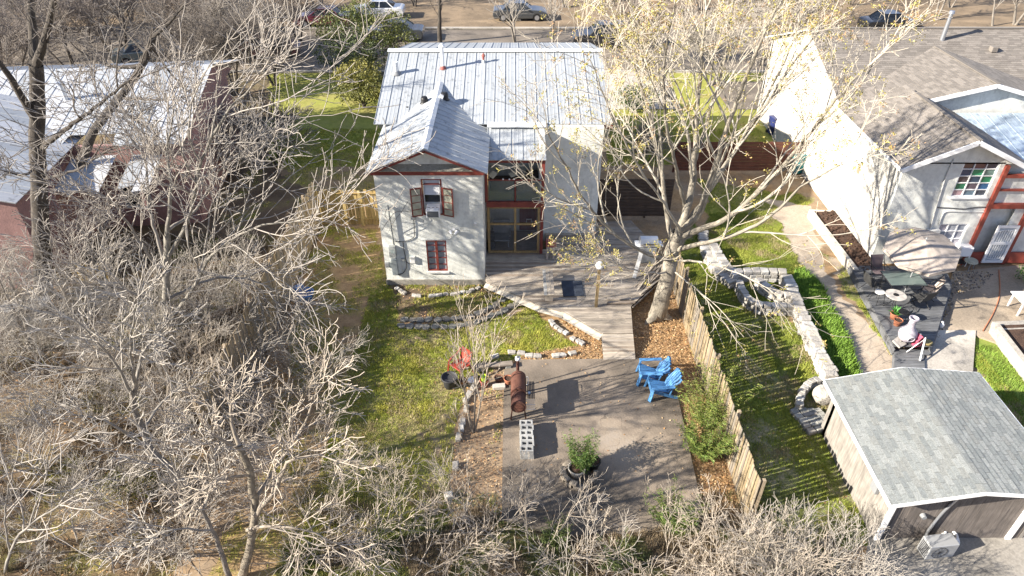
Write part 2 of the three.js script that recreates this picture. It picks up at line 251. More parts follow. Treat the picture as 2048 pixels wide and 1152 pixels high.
{
  const P = [[], [], []], inN = (x, z) => x > 6.5;
  for (let i = 0; i < 420000; i++) {
    const far = i > 350000, x = far ? rr(-14, 14.5) : rr(-15, 16.5), z = far ? rr(-38, -27) : -9 - 19 * Math.pow(rnd(), .9);
    if (far && x > -5.3 && x < 3.9) continue; const [, d] = groundAt(x, z);
    if (d < .12 || rnd() > d * 1.1 || inPoly(x, z, slabP)) continue;
    const n = fbm(x * 2 + 20, z * 2 + 20, 0, 131, 3), k = rr(.75, 1.25), right = inN(x, z);
    const cov = inPoly(x, z, R.cover), yl = cl(n * 1.7 - .35);
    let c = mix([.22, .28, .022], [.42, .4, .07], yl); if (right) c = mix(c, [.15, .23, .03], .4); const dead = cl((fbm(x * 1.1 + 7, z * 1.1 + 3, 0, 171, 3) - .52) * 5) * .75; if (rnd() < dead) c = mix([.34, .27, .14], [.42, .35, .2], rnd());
    if (cov) c = mix([.12, .23, .02], [.19, .31, .04], rnd());
    P[cov ? 1 : right ? 2 : 0].push([x, -.02, z, rr(.6, 1.4) * (cov ? 1.9 : .65 + .8 * n), [c[0] * k, c[1] * k, c[2] * k]]);
  }
  const gm = mat([1, 1, 1], .75), tg = tuftGeo(7, .06, .0055, .07);
  scatter('grass', tg, gm, P[0], 'yellow green mown grass covering the middle yard beside the concrete slab', 'grass');
  scatter('ground_cover', tuftGeo(14, .11, .013, .09), gm, P[1], 'lush bright green leafy ground cover along the pale stone wall', 'ground cover');
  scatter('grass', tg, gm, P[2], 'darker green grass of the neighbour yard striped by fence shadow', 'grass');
  const Q = [];
  for (let i = 0; i < 9000; i++) { const t = rnd(), a = G(1945, 655), b = G(2100, 640), x = rr(11.5, 18.5), z = rr(-18.5, -9); if (!inPoly(x, z, R.rGrass)) continue; const k = rr(.7, 1.3); Q.push([x, -.02, z, rr(1, 1.9), [.17 * k, .27 * k, .03 * k]]); }
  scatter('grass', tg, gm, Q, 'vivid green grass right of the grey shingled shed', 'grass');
}
const leafG = (() => { const g = new THREE.BufferGeometry(); g.setAttribute('position', new THREE.Float32BufferAttribute([-.045, 0, 0, 0, .012, .028, .05, .004, 0, 0, .012, -.028], 3)); g.setIndex([0, 1, 2, 0, 2, 3]); g.computeVertexNormals(); return g.toNonIndexed(); })();
{
  const pts = [], pal = [[.4, .22, .09], [.5, .32, .16], [.28, .15, .07], [.56, .4, .23], [.2, .12, .07]];
  const put = (x, z, y = .0) => { const c = pal[rnd() * 5 | 0], k = rr(.8, 1.2); pts.push([x, y + rr(0, .03), z, rr(.45, .9), [c[0] * k, c[1] * k, c[2] * k], rr(-.5, .5), rnd() * 6.28, rr(-.5, .5)]); };
  const dens = [[R.leafA, 1], [R.leafB, .9], [R.bed, .33], [R.flower, .12], [R.lawn, .02], [R.nLawn, .012]];
  for (let i = 0; i < 120000; i++) { const x = rr(-9, 12), z = rr(-24, -9.5); for (const [p, d] of dens) if (inPoly(x, z, p)) { if (rnd() < d) put(x, z); break; } }
  for (let i = 0; i < 16000; i++) { const x = rr(-22, -8.6), z = rr(-25, -9), n = fbm(x * .6 + 9, z * .6 + 9, 0, 141, 3); if (rnd() < n * n * 1.6) put(x, z); }
  for (let i = 0; i < 700; i++) { const x = rr(.2, 6), z = rr(-17.5, -10.5); if (inPoly(x, z, slabP)) { const e = Math.max(Math.abs(x - 2.8) / 3, .3); if (rnd() < e * .6) put(x, z, .065); } }
  scatter('fallen_leaves', leafG, mat([1, 1, 1], .85), pts, 'brown fallen leaves lying on the beds around the concrete slab', 'leaves');
}

// ---------- rank weeds along the bottom and dry stalks in the left yard ----------
{
  const P = [[], []]; const pal = [[[.24, .18, .11], [.19, .14, .085], [.3, .235, .15]], [[.13, .155, .04], [.2, .2, .07], [.1, .13, .035]]];
  for (let i = 0; i < 26000; i++) { const x = rr(-6, 8.5), z = rr(-12.2, -8.6); if (inPoly(x, z, slabP) || x > 8.9 && z < -9.6) continue; if (z < -11.2 + .5 * Math.sin(x) && rnd() < .75) continue; const g = fbm(x * .9 + 30, z * .9 + 30, 0, 151, 3) > .5 ? 1 : 0; const c = pal[g][rnd() * 3 | 0]; P[g].push([x, -.02, z, rr(.4, 1) * (g ? .7 : 1), c]); }
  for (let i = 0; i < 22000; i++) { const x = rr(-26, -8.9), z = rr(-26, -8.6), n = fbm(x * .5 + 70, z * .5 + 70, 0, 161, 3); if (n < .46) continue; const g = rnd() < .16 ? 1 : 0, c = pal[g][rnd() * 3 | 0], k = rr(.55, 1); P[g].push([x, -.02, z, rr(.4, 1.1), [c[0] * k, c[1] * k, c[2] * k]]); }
  const gm = mat([1, 1, 1], .85), wg = tuftGeo(9, .24, .007, .09);
  scatter('dry_weeds', wg, gm, P[0], 'dry tan weeds and stalks covering the brushy ground at left and bottom', 'weeds'); scatter('green_weeds', wg, gm, P[1], 'green weeds growing through the brush along the bottom edge', 'weeds');
}
// ---------- building helpers ----------
function wallXY(x0, x1, y0, y1, z, t, holes = [], top) {   // wall facing the camera: front face at z, thickness t behind it; top: extra outline points
  const s = new THREE.Shape(); s.moveTo(x0, y0); s.lineTo(x1, y0); s.lineTo(x1, y1); if (top) for (const p of top) s.lineTo(p[0], p[1]); s.lineTo(x0, y1); s.closePath();
  for (const h of holes) { const p = new THREE.Path(); p.moveTo(h[0], h[2]); p.lineTo(h[0], h[3]); p.lineTo(h[1], h[3]); p.lineTo(h[1], h[2]); p.closePath(); s.holes.push(p); }
  const g = new THREE.ExtrudeGeometry(s, { depth: t, bevelEnabled: false }); g.translate(0, 0, z - t); return g;
}
// standing-seam sheet: o origin, u across, v down the slope, n up; from v=f0(u) to v=f1(u)
function roofSheet(o, u, v, n, u0, u1, f0, f1, ribs = 2) {
  const W = u1 - u0, prof = [[0, 0], [.006, .022], [.022, .022], [.028, 0]];
  for (let i = 1; i <= ribs; i++) { const c = W * i / (ribs + 1); prof.push([c - .03, 0], [c - .015, .004], [c + .015, .004], [c + .03, 0]); }
  prof.push([W, 0]);
  const P = (q, b) => { const uu = u0 + q[0], vv = (b ? f1 : f0)(uu); return o.clone().addScaledVector(u, uu).addScaledVector(v, vv).addScaledVector(n, q[1]); };
  const m = new MB(); for (let i = 0; i + 1 < prof.length; i++) m.poly([P(prof[i], 0), P(prof[i + 1], 0), P(prof[i + 1], 1), P(prof[i], 1)]);
  const A = P([0, -.03], 0), B = P([W, -.03], 0), Cc = P([W, -.03], 1), D = P([0, -.03], 1); m.poly([A, D, Cc, B]); m.poly([P([0, 0], 1), P([W, 0], 1), Cc, D]);
  return m;
}
const roofVar = [0, 1, 2].map(i => mat([[.43, .455, .475], [.455, .48, .5], [.41, .435, .455]][i], .52, { metalness: .08, map: metalT }));
function sheets(parent, o, u, v, n, U0, U1, w, f0, f1, name = 'roof_panel', ms = roofVar) {
  const k = Math.round((U1 - U0) / w), s = (U1 - U0) / k;
  for (let i = 0; i < k; i++) roofSheet(o, u, v, n, U0 + i * s, U0 + (i + 1) * s, f0, f1).build(name, ms[rnd() * ms.length | 0], parent);
}
function frameXY(b, x0, x1, y0, y1, z, w, d) { b.box((x0 + x1) / 2, y0 + w / 2, z, x1 - x0, w, d); b.box((x0 + x1) / 2, y1 - w / 2, z, x1 - x0, w, d); b.box(x0 + w / 2, (y0 + y1) / 2, z, w, y1 - y0 - 2 * w, d); b.box(x1 - w / 2, (y0 + y1) / 2, z, w, y1 - y0 - 2 * w, d); return b; }
function hit(px, py, p0, n) { const d = ray(px, py), c = V(0, CAM_H, 0); const t = p0.clone().sub(c).dot(n) / d.dot(n); return c.addScaledVector(d, t); }

// ---------- the white house ----------
const house = thing('white_house', 'white stucco two-storey house with pale metal roof and red trim behind the wooden deck', 'house');
{
  const wx0 = -5.0, wx1 = -1.08, wz = -22.3, mz = -25.6, E = 4.93;
  const uw = [PZ(841, 358, wz), PZ(887, 430, wz)], lw = [PZ(851, 481, wz), PZ(896, 542, wz)];
  const U = { x0: uw[0].x, x1: uw[1].x, y1: uw[0].y, y0: uw[1].y }, L = { x0: lw[0].x, x1: lw[1].x, y1: lw[0].y, y0: lw[1].y };
  const wall = new MB();
  wall.add(wallXY(wx0, wx1, -.1, E, wz, .2, [[U.x0, U.x1, U.y0, U.y1], [L.x0, L.x1, L.y0, L.y1]]));
  wall.box(wx0 + .1, E / 2 - .05, (wz - .2 + mz - 4) / 2, .2, E + .1, 7.1 - .0); wall.box(wx1 - .1, E / 2 - .05, (wz + mz) / 2 - .1, .2, E + .1, 3.1);
  wall.box(1.27 + (3.65 - 1.27) / 2, 2.6, mz - .1, 3.65 - 1.27, 5.4, .2); wall.box(3.55, 2.6, mz - 5.3, .2, 5.4, 10.2); wall.box(-.6, 2.6, -36.1, 8.4, 5.4, .2); wall.box(1.17, 2.6, -24.9, .2, 5.3, 1.6);
  wall.box(.1, 2.6, mz - .3, 2.2, 5.4, .15);
  wall.build('wall', M.stucco, house);
  const fnd = new MB(); fnd.box((wx0 + wx1) / 2, .08, wz + .03, wx1 - wx0 + .06, .3, .06); fnd.build('foundation', M.conc, house);
  // gable above the red band
  const gb = new MB(); gb.add(wallXY(wx0 + .03, wx1 - .03, E + .1, E + .2, wz - .16, .1, [], [[(wx0 + wx1) / 2, 5.88]])); gb.build('gable', M.stucco, house);
  const led = new MB(); led.slab([V(wx0 - .05, E + .1, wz + .1), V(wx1 + .02, E + .1, wz + .1), V(wx1 + .02, E + .26, wz - .155), V(wx0 - .05, E + .26, wz - .155)], .03); led.build('gable_ledge', mat([.5, .49, .45], .95, { map: concT }), house);
  const tr = new MB(); tr.box((wx0 + wx1) / 2 - .015, E + .01, wz + .04, wx1 - wx0 + .12, .17, .07); tr.build('red_band', M.red, house);
  const cx = -3.04, az = -21.85, aH = 6.02, eH = 5.1, eL = -5.2, eR = -.86;
  const bg = new MB(); bg.bar(V(eL + .12, eH - .02, az - .06), V(cx, aH - .075, az - .06), .12, .04, 0); bg.bar(V(eR - .12, eH - .02, az - .06), V(cx, aH - .075, az - .06), .12, .04, 0); bg.build('rake_board', M.red, house);
  const roof = grp('roof', house);
  {
    const sl = (x) => { const d = V(x - cx, eH - aH, 0); return d; };
    for (const [ex, nx] of [[eL, -1], [eR, 1]]) {
      const d = sl(ex), len = d.length(); d.normalize(); const n = V(-d.y * nx, Math.abs(d.x), 0).normalize();
      n.set(d.y * -1 * Math.sign(d.x), Math.abs(d.x), 0).normalize();
      const cut = ex === eR ? (u) => len : (u) => len;
      sheets(roof, V(cx, aH, az), V(0, 0, -1), d, n, 0, 6.9, .43, () => 0, cut);
    }
    const cap = new MB(); for (const s of [-1, 1]) cap.slab([V(cx, aH + .065, az + .02), V(cx, aH + .065, -28.55), V(cx + s * .14, aH + .01, -28.55), V(cx + s * .14, aH + .01, az + .02)], .012, V(0, 1, 0)); cap.build('ridge_cap', M.roofMetal, roof);
  }
  // main roof
  const rH = 6.65, rz = -31, eZ = -25.75, eh = 5.34, x0 = -5.5, x1 = 4.0;
  const n1 = V(0, rz * -1 + eZ, 0); const dF = V(0, eh - rH, eZ - rz), lF = dF.length(); dF.normalize(); const nF = V(0, dF.z, -dF.y).normalize();
  sheets(roof, V(0, rH, rz), V(1, 0, 0), dF, nF, x0, x1, .43, () => .12, () => lF, 'roof_panel');
  const dB = V(0, -1.3, -5.6), lB = dB.length(); dB.normalize(); const nB = V(0, -dB.z, dB.y).normalize();
  sheets(roof, V(0, rH, rz), V(1, 0, 0), dB, nB, x0 + .25, x1 + .1, .43, () => .12, () => lB);
  const cap = new MB(); cap.slab([V(x0 - .05, rH + .07, rz), V(x1 + .05, rH + .07, rz), V(x1 + .05, rH + .01, rz + .24), V(x0 - .05, rH + .01, rz + .24)], .015, V(0, 1, 0)); cap.slab([V(x0 - .05, rH + .07, rz), V(x1 + .05, rH + .07, rz), V(x1 + .05, rH + .01, rz - .24), V(x0 - .05, rH + .01, rz - .24)], .015, V(0, 1, 0)); cap.build('ridge_cap', M.roofMetal, roof);
  const fb = new MB(); fb.box((1.3 + x1) / 2 + .02, eh - .13, eZ - .06, x1 - 1.3, .17, .05); fb.build('fascia', M.red, house);
  // porch roof
  const pd = V(0, 4.72 - 5.26, -23.78 + 25.7), pl = pd.length(); pd.normalize(); const pn = V(0, pd.z, -pd.y);
  sheets(roof, V(0, 5.26, -25.7), V(1, 0, 0), pd, pn, -.98, 1.3, .44, () => 0, () => pl);
  const fl = new MB(); fl.box(.18, 5.36, -25.62, 2.32, .05, .3, 0, .24); fl.build('flashing', M.roofMetal, roof);
  // stacks and vents
  const stack = (px, py, r, h, m, boot, capR) => { const p = hit(px, py, V(0, rH, rz), nF); const b = new MB(); b.cyl(p.x, p.y + h / 2, p.z, r, r, h, 14); if (capR) { b.cyl(p.x, p.y + h + .06, p.z, capR, capR * .2, .1, 14); b.cyl(p.x, p.y + h - .02, p.z, capR * .85, capR * .85, .06, 14); } b.build('vent_stack', m, roof); const c = new MB(); c.cyl(p.x, p.y + .05, p.z, r * 2.1, r * 1.1, .14, 14); c.build('vent_boot', boot, roof); };
  stack(886, 137, .075, .95, M.whiteClean, M.redWorn, .15); stack(793, 147, .11, .5, M.roofMetal, M.grey, 0); stack(967, 125, .05, .3, M.redWorn, M.white, .09);
  const nR = V(.4, 1, 0).normalize(), nL = V(-.4, 1, 0).normalize();
  const wv = (px, py, n, s) => { const p = hit(px, py, V(cx, aH, 0), n), b = new MB(); b.lathe([[0, .2 * s], [.1 * s, .19 * s], [.13 * s, .12 * s], [.12 * s, 0], [.17 * s, -.05]], p.x, p.y, p.z, 14); b.build('roof_vent', M.black, roof); };
  wv(889, 197, nR, 1.3); wv(849, 204, nL, 1.15); wv(815, 218, nL, .5);
  { const p = hit(883, 198, V(cx, aH, 0), nR); const b = new MB(); b.rbox(p.x, p.y + .07, p.z, .16, .2, .2, .02, 0, 0, -.35); b.build('vent_hood', M.whiteClean, roof); }
  // upper window with open casements and blinds
  const w1 = grp('window', house);
  { const f = new MB(); frameXY(f, U.x0, U.x1, U.y0, U.y1, wz - .05, .032, .12); f.box((U.x0 + U.x1) / 2, U.y1 - .23, wz - .06, U.x1 - U.x0 - .1, .035, .06); f.build('frame', M.red, w1);
    const sl = new MB(); const top = U.y1 - .06, n = 16; for (let i = 0; i < n; i++) sl.box((U.x0 + U.x1) / 2, top - i * .042, wz - .13, U.x1 - U.x0 - .12, .004, .04, 0, .6); sl.build('blind', M.whiteClean, w1);
    const g = new MB(); g.box((U.x0 + U.x1) / 2, (U.y0 + U.y1) / 2 + .2, wz - .18, U.x1 - U.x0 - .06, U.y1 - U.y0 - .45, .01); g.build('pane', M.darkGlass, w1);
    const pn2 = new MB(); pn2.box((U.x0 + U.x1) / 2, U.y0 + .24, wz - .15, U.x1 - U.x0 - .06, .46, .03); pn2.build('filler_panel', M.white, w1);
    const jt = new MB(); for (const s of [U.x0 + .075, U.x1 - .075]) jt.box(s, (U.y0 + U.y1) / 2, wz - .06, .03, U.y1 - U.y0 - .1, .05); jt.build('jamb', M.white, w1);
    const sash = (hx, s) => {                          // leaf hinged at the jamb, standing out from the wall
      const c = grp('casement', w1); c.position.set(hx, 0, wz + .03); c.rotation.y = s * -.35;
      const y1 = PZ(830, 374, wz).y, y0 = PZ(830, 430, wz).y, w = .42, q = new MB(); frameXY(q, Math.min(0, s * w), Math.max(0, s * w), y0, y1, 0, .045, .035); for (let i = 1; i < 4; i++) q.box(s * w / 2, y0 + (y1 - y0) * i / 4, 0, w - .09, .025, .028); 
      c.name = 'casement'; const mm = q.build('casement', M.red, w1); mm.position.copy(c.position); mm.rotation.copy(c.rotation); w1.remove(c);
      const gl = new MB(); gl.box(s * w / 2, (y0 + y1) / 2, 0, w - .08, y1 - y0 - .08, .006); const gm = gl.build('casement_pane', mat([.55, .54, .42], .25, { map: noiseT }), w1); gm.position.copy(c.position); gm.rotation.copy(c.rotation);
    };
    sash(U.x0 - .01, -1); sash(U.x1 + .01, 1);
  }
  const w2 = grp('window', house);
  { const f = new MB(); frameXY(f, L.x0, L.x1, L.y0, L.y1, wz - .06, .045, .1); const mx = (L.x0 + L.x1) / 2; f.box(mx, (L.y0 + L.y1) / 2, wz - .055, .09, L.y1 - L.y0 - .09, .07); for (let i = 1; i < 5; i++) f.box(mx, L.y0 + (L.y1 - L.y0) * [0, .2, .42, .62, .82][i], wz - .075, L.x1 - L.x0 - .09, .022, .03); f.build('frame', M.red, w2);
    for (const s of [-1, 1]) for (let i = 0; i < 5; i++) { const H = L.y1 - L.y0, ys = [0, .2, .42, .62, .82, 1], g = new MB(); g.box(mx + s * (L.x1 - L.x0) / 4, L.y0 + H * (ys[i] + ys[i + 1]) / 2, wz - .1, (L.x1 - L.x0) / 2 - .05, H * (ys[i + 1] - ys[i]) - .02, .006, rr(-.01, .01)); g.build('pane', mat([.42, .47, .5], .12, { map: noiseT }), w2); }
    const sill = new MB(); sill.box(mx, L.y0 - .04, wz + .03, L.x1 - L.x0 + .1, .05, .1); sill.build('sill', M.white, w2);
    const bk = new MB(); bk.box(mx, (L.y0 + L.y1) / 2, wz - .17, L.x1 - L.x0, L.y1 - L.y0, .02); bk.build('curtain', M.whiteClean, w2);
  }
  // electrical service on the wing
  const P = (px, py, o = .06) => { const v = PZ(px, py, wz + o); return v; };
  { const a = P(776, 416, .1), b = P(788, 490, .1), q = new MB(); q.rod(a, b, .035, 8); q.cyl(a.x, a.y + .06, a.z, .06, .03, .12, 10); q.build('conduit', M.elec, house);
    const bx = (n, x0, y0, x1, y1, d, m) => { const s = P(x0, y0, d / 2), t = P(x1, y1, d / 2), k = new MB(); k.rbox((s.x + t.x) / 2, (s.y + t.y) / 2, wz + d / 2 + .001, Math.abs(t.x - s.x), Math.abs(s.y - t.y), d, .012); return k.build(n, m, house); };
    bx('meter_box', 777, 492, 793, 513, .16, M.elec); bx('panel_box', 782, 517, 797, 549, .14, mat([.5, .56, .6], .35, { metalness: .5, map: noiseT })); bx('junction_box', 770, 525, 779, 534, .1, M.grey); bx('junction_box', 820, 513, 831, 526, .09, M.white); bx('junction_box', 802, 516, 810, 522, .05, M.elec);
    const mt = P(784, 503, .2), md = new MB(); md.cyl(mt.x, mt.y, mt.z, .07, .06, .1, 14, Math.PI / 2); md.build('electricity_meter', M.glass, house);
    const cb = (l, r = .014) => { const k = new MB(); k.tube(l.map(([x, y, o]) => P(x, y, o ?? .03)), r, 5, l.length * 6); k.build('cable', M.cable, house); };
    cb([[790, 483], [806, 483], [818, 480], [828, 474], [829, 460], [828, 445], [826, 431]]); cb([[806, 484], [808, 500], [812, 520], [813, 535], [806, 546], [796, 550]], .017); cb([[811, 522], [818, 527], [824, 524]]);
    cb([[762, 463, .2], [777, 440, .3], [790, 425, .4], [806, 422, .3], [820, 424, .06]], .01); cb([[778, 462, .2], [790, 440, .35], [803, 424, .3], [816, 402, .05]], .008); cb([[776, 440, .1], [770, 430, .35], [773, 420, .2], [776, 417, .1]], .008);
    const fc = new MB(); fc.tube([P(842, 479, .02), P(870, 479, .02), P(898, 478, .02), P(904, 470, .03), P(905, 464, .08)], .012, 5, 24); fc.build('conduit', M.white, house);
    const fl = new MB(), f0 = P(907, 462, .1); for (const s of [-1, 1]) { fl.cyl(f0.x + s * .1, f0.y - .03, f0.z + .06, .075, .035, .15, 12, 2.3, 0, s * .6); } fl.rbox(f0.x, f0.y + .03, f0.z - .06, .1, .1, .06, .01); fl.build('flood_light', M.whiteClean, house);
    const sp = P(951, 449, .05), sm = new MB(); sm.rbox(sp.x, sp.y, sp.z, .09, .12, .08, .01); sm.build('junction_box', M.white, house);
    const px = P(826, 436, .06), pxb = new MB(); pxb.rbox(px.x, px.y, px.z, .16, .12, .1, .01); pxb.build('junction_box', M.grey, house);
  }
  // screened porch
  const pz = -24.0, X0 = -1.0, X1 = 1.27, yD = .4, yF = 2.7;
  const po = grp('porch', house);
  { const r = new MB(); r.box(.13, 4.6, pz + .02, 2.3, .12, .14); r.box(.13, yF + .02, pz + .03, 2.3, .24, .12); r.box(X0 - .01, 3.7, pz + .02, .1, 1.75, .11); r.box(X1 - .06, 2.5, pz + .02, .12, 4.2, .12); r.box(.1, 3.77, pz, 2.1, .05, .06); r.box(.13, 3.28, pz, .05, .95, .06); r.build('red_frame', M.red, po);
    const w = new MB(); for (const x of [X0 + .06, .13, X1 - .19]) w.box(x, (yD + yF - .1) / 2, pz, .09, yF - yD - .1, .09); for (const y of [yD + .05, 1.79, yF - .14]) { w.box((X0 + .06 + .13) / 2, y, pz, .13 - X0 - .06 - .09, .08, .08); w.box((.13 + X1 - .19) / 2, y, pz, X1 - .19 - .13 - .09, .08, .08); } w.build('screen_frame', M.wood, po);
    const sc = new MB(); for (let x = X0 + .12; x < X1 - .25; x += .055) sc.box(x, 1.55, pz - .02, .005, 2.2, .005); for (let y = yD + .1; y < yF - .15; y += .055) sc.box(.03, y, pz - .028, 2.05, .005, .005); const s = sc.build('wire_screen', M.grey, po); s.userData.kind = 'stuff';
    const fl = new MB(); fl.box(.13, yD - .03, (pz + mz) / 2 - .1, 2.3, .06, 1.7); fl.build('porch_floor', deckM[2], po); const fu = new MB(); fu.box(.13, yF - .05, (pz + mz) / 2 - .12, 2.15, .12, 1.4); fu.build('upper_floor', deckM[2], po);
    const dr = new MB(); dr.box(.72, 1.42, mz - .2, .8, 2.0, .06); dr.build('door', mat([.16, .035, .04], .5), po); const fp = new MB(); frameXY(fp, .62, .86, .75, 1.0, mz - .15, .035, .04); fp.build('pet_flap', M.whiteClean, po);
    const gl = new MB(); gl.box(-.42, 3.28, pz - .01, 1.02, .93, .008); gl.box(.63, 3.28, pz - .01, .92, .93, .008); gl.build('pane', new THREE.MeshPhysicalMaterial({ color: C(.55, .62, .6), roughness: .08, transmission: .85, thickness: 0, side: THREE.DoubleSide }), po);
    const it = new MB(); it.rbox(-.45, .75, -24.7, .7, .08, .7, .02); it.rbox(-.45, 1.1, -25, .7, .6, .1, .03, 0, -.25); for (const s of [-.3, .3]) { it.bar(V(-.45 + s, .42, -24.4), V(-.45 + s, .75, -24.5), .05, .05); it.bar(V(-.45 + s, .42, -25), V(-.45 + s, .75, -24.9), .05, .05); it.bar(V(-.45 + s * 1.2, .95, -24.4), V(-.45 + s * 1.2, .98, -25), .08, .04); } it.build('porch_chair', M.grey, po);
    const st = new MB(); st.rbox(-.85, 1.0, -24.35, .22, .3, .3, .02); st.rbox(-.85, .62, -24.35, .26, .3, .3, .02); st.build('storage_box', M.dark, po);
    const up = new MB(); up.rbox(-.2, 3.0, -25.2, 1.4, .5, .5, .05); up.rbox(.8, 3.1, -25.2, .5, .8, .5, .05); up.build('cabinet', mat([.12, .09, .07], .7, { map: noiseT }), po); const pm = mat([.6, .56, .42], .8), pp = new MB(); pp.box(.05, 3.84, -24.35, .32, .02, .25, .5, .25); pp.build('paper', pm, po); const pq = new MB(); pq.box(-.75, 3.9, -24.2, .3, .02, .25, .9, .5); pq.build('paper', pm, po); for (const x of [-.35, -.1, .08]) { const lb = new MB(); lb.add(new THREE.SphereGeometry(.035, 10, 8), x, 3.83, pz + .06); lb.build('bulb', M.whiteClean, po); }
  }
}
// window air conditioner
{
  const p = PZ(867, 421, -22.15), t = thing('air_conditioner', 'white window air conditioner under the blinds of the upper window', 'air conditioner', [p.x, p.y, -22.2]);
  const b = new MB(); b.rbox(0, 0, .06, .5, .33, .5, .02); b.build('case', M.whiteClean, t); const g = new MB(); for (let i = 0; i < 9; i++) g.box(0, -.12 + i * .026, .313, .4, .012, .006); g.build('grille', M.dark, t); const q = new MB(); q.box(0, -.02, .312, .42, .25, .004); q.build('grille_recess', M.grey, t);
  for (let i = 0; i < 3; i++) { const v = new MB(); v.box(-.15 + i * .15, .166, .12, .09, .003, .03); v.build('top_slot', M.dark, t); }
}
// ---------- deck ----------
{
  const h = .38, deck = thing('wooden_deck', 'weathered grey wooden deck with ramp beside the white house', 'deck');
  const out = gp([[970, 500], [1092, 500], [1092, 452], [1262, 440], [1290, 470], [1318, 560], [1262, 612], [1266, 667], [1203, 668], [1127, 624], [1082, 612], [971, 563]], h);
  const x8 = (z) => { const xs = []; for (let i = 0, j = out.length - 1; i < out.length; j = i++) { const [xi, zi] = out[i], [xj, zj] = out[j]; if ((zi > z) !== (zj > z)) xs.push(xi + (z - zi) / (zj - zi) * (xj - xi)); } xs.sort((a, b) => a - b); return xs.length >= 2 ? [xs[0], xs[xs.length - 1]] : null; };
  const zmin = Math.min(...out.map(p => p[1])), zmax = Math.max(...out.map(p => p[1])); const pw = .142;
  const plank = (x0a, x1a, x0b, x1b, za, zb) => { const y = h + rr(-.004, .004); const b = new MB(); b.slab([V(x0b, y, zb), V(x1b, y, zb), V(x1a, y, za), V(x0a, y, za)], .035, V(0, 1, 0)); b.build('plank', deckM[rnd() * 6 | 0], deck); };
  for (let z = zmin + .02; z < zmax - .05; z += pw) {
    const a = x8(z + .006), b = x8(z + pw - .006); if (!a || !b) continue;
    const cuts = [0]; let c = rr(.25, .6); if (a[1] - a[0] > 3) { cuts.push(c); if (a[1] - a[0] > 5.5) cuts.push(c + rr(.25, .38)); } cuts.push(1);
    for (let i = 0; i + 1 < cuts.length; i++) { const g = .003; const f = (e, t) => e[0] + (e[1] - e[0]) * t; plank(f(a, cuts[i]) + g, f(a, cuts[i + 1]) - g, f(b, cuts[i]) + g, f(b, cuts[i + 1]) - g, z + .006, z + pw - .006); }
  }
  // ramp
  const r0 = G(1203, 668, h), r1 = G(1266, 667, h), e0 = G(1207, 719, .08), e1 = G(1271, 718, .08);
  const n = 14; const zs = (t, s) => { const A = s ? V(r1.x, h, r0.z) : r0, B = s ? e1 : e0; return A.clone().lerp(B, t); };
  for (let i = 0; i < n; i++) { const a = i / n + .002, b = (i + 1) / n - .002; const m = new MB(); m.slab([zs(b, 0), zs(b, 1), zs(a, 1), zs(a, 0)].map(p => p.clone().add(V(0, rr(-.003, .003), 0))), .035, V(0, 1, 0)); m.build('ramp_plank', deckM[rnd() * 6 | 0], deck); }
  { const m = new MB(); m.slab([r0, V(r1.x, h, r0.z), V(r1.x, h, r1.z - .02), V(r0.x + .02, h, r0.z - .01)], .03, V(0, 1, 0)); }
  const fs = new MB(); for (const [i, j] of [[11, 10], [10, 9], [9, 8]]) { const a = V(out[i][0], h - .12, out[i][1] + .02), b = V(out[j][0], h - .12, out[j][1] + .02); fs.bar(a, b, .05, .3); } fs.build('fascia_board', mat([.55, .5, .42], .85, { map: grainU }), deck);
  const sd = new MB(); sd.bar(V(out[5][0] + .02, h - .12, out[5][1]), V(out[4][0] + .02, h - .12, out[4][1]), .04, .28); sd.bar(V(out[6][0], h - .12, out[6][1]), V(out[5][0], h - .12, out[5][1]), .04, .28); sd.build('fascia_board', deckM[2], deck);
  const jo = new MB(); for (let x = -1; x < 5.5; x += 1.2) jo.box(x, .12, -22.8, .05, .2, 2); jo.build('joist', deckM[2], deck);
}
// ---------- neighbour house on the right ----------
const shM = [0, 1, 2].map(i => mat([[.27, .24, .21], [.32, .285, .25], [.23, .205, .18]][i], .95, { map: shingT, bumpMap: bumpN, bumpScale: .004 }));
const trimW = M.whiteClean;
// shingled slope: o ridge point, u along, v down, n up; rows of tabs overlapping down the slope, as one fine-grained part
function shingles(o, u, v, n, u0, u1, L, parent, m = shM, cutU, deckU = u1) {
  const bs = m.map(() => new MB()), row = .145, tab = .33;
  const P = (a, b, c) => o.clone().addScaledVector(u, a).addScaledVector(v, b).addScaledVector(n, c);
  for (let r = 0; r * row < L; r++) {
    const off = rnd() * tab, v0 = r * row, v1 = Math.min(L, v0 + row);
    for (let a = u0 - off; a < u1; a += tab) { const A = Math.max(u0, a), B = Math.min(u1, a + tab - .006); if (B - A < .02) continue; if (cutU && !cutU((A + B) / 2, v0)) continue;
      const b = bs[rnd() * bs.length | 0], t = rr(.012, .02); b.poly([P(A, v0 - .02, .004), P(B, v0 - .02, .004), P(B, v1, t), P(A, v1, t)]); b.poly([P(A, v1, t), P(B, v1, t), P(B, v1, 0), P(A, v1, 0)]); b.poly([P(A, v0, .006), P(A, v1, t), P(A, v1, 0)]); }
  }
  bs.forEach((b, i) => { if (b.g.length) { const o2 = b.build('shingles', m[i], parent); o2.userData.kind = 'stuff'; } });
  const base = new MB(); base.slab([P(u0, 0, .003), P(deckU === u1 ? u1 : u1, 0, .003), P(deckU, L, .003), P(u0, L, .003)], .1, n); base.build('roof_deck', shM[2], parent);
}
const nHouse = thing('stucco_house', 'white stucco neighbour house with grey shingled gables on the right', 'house');
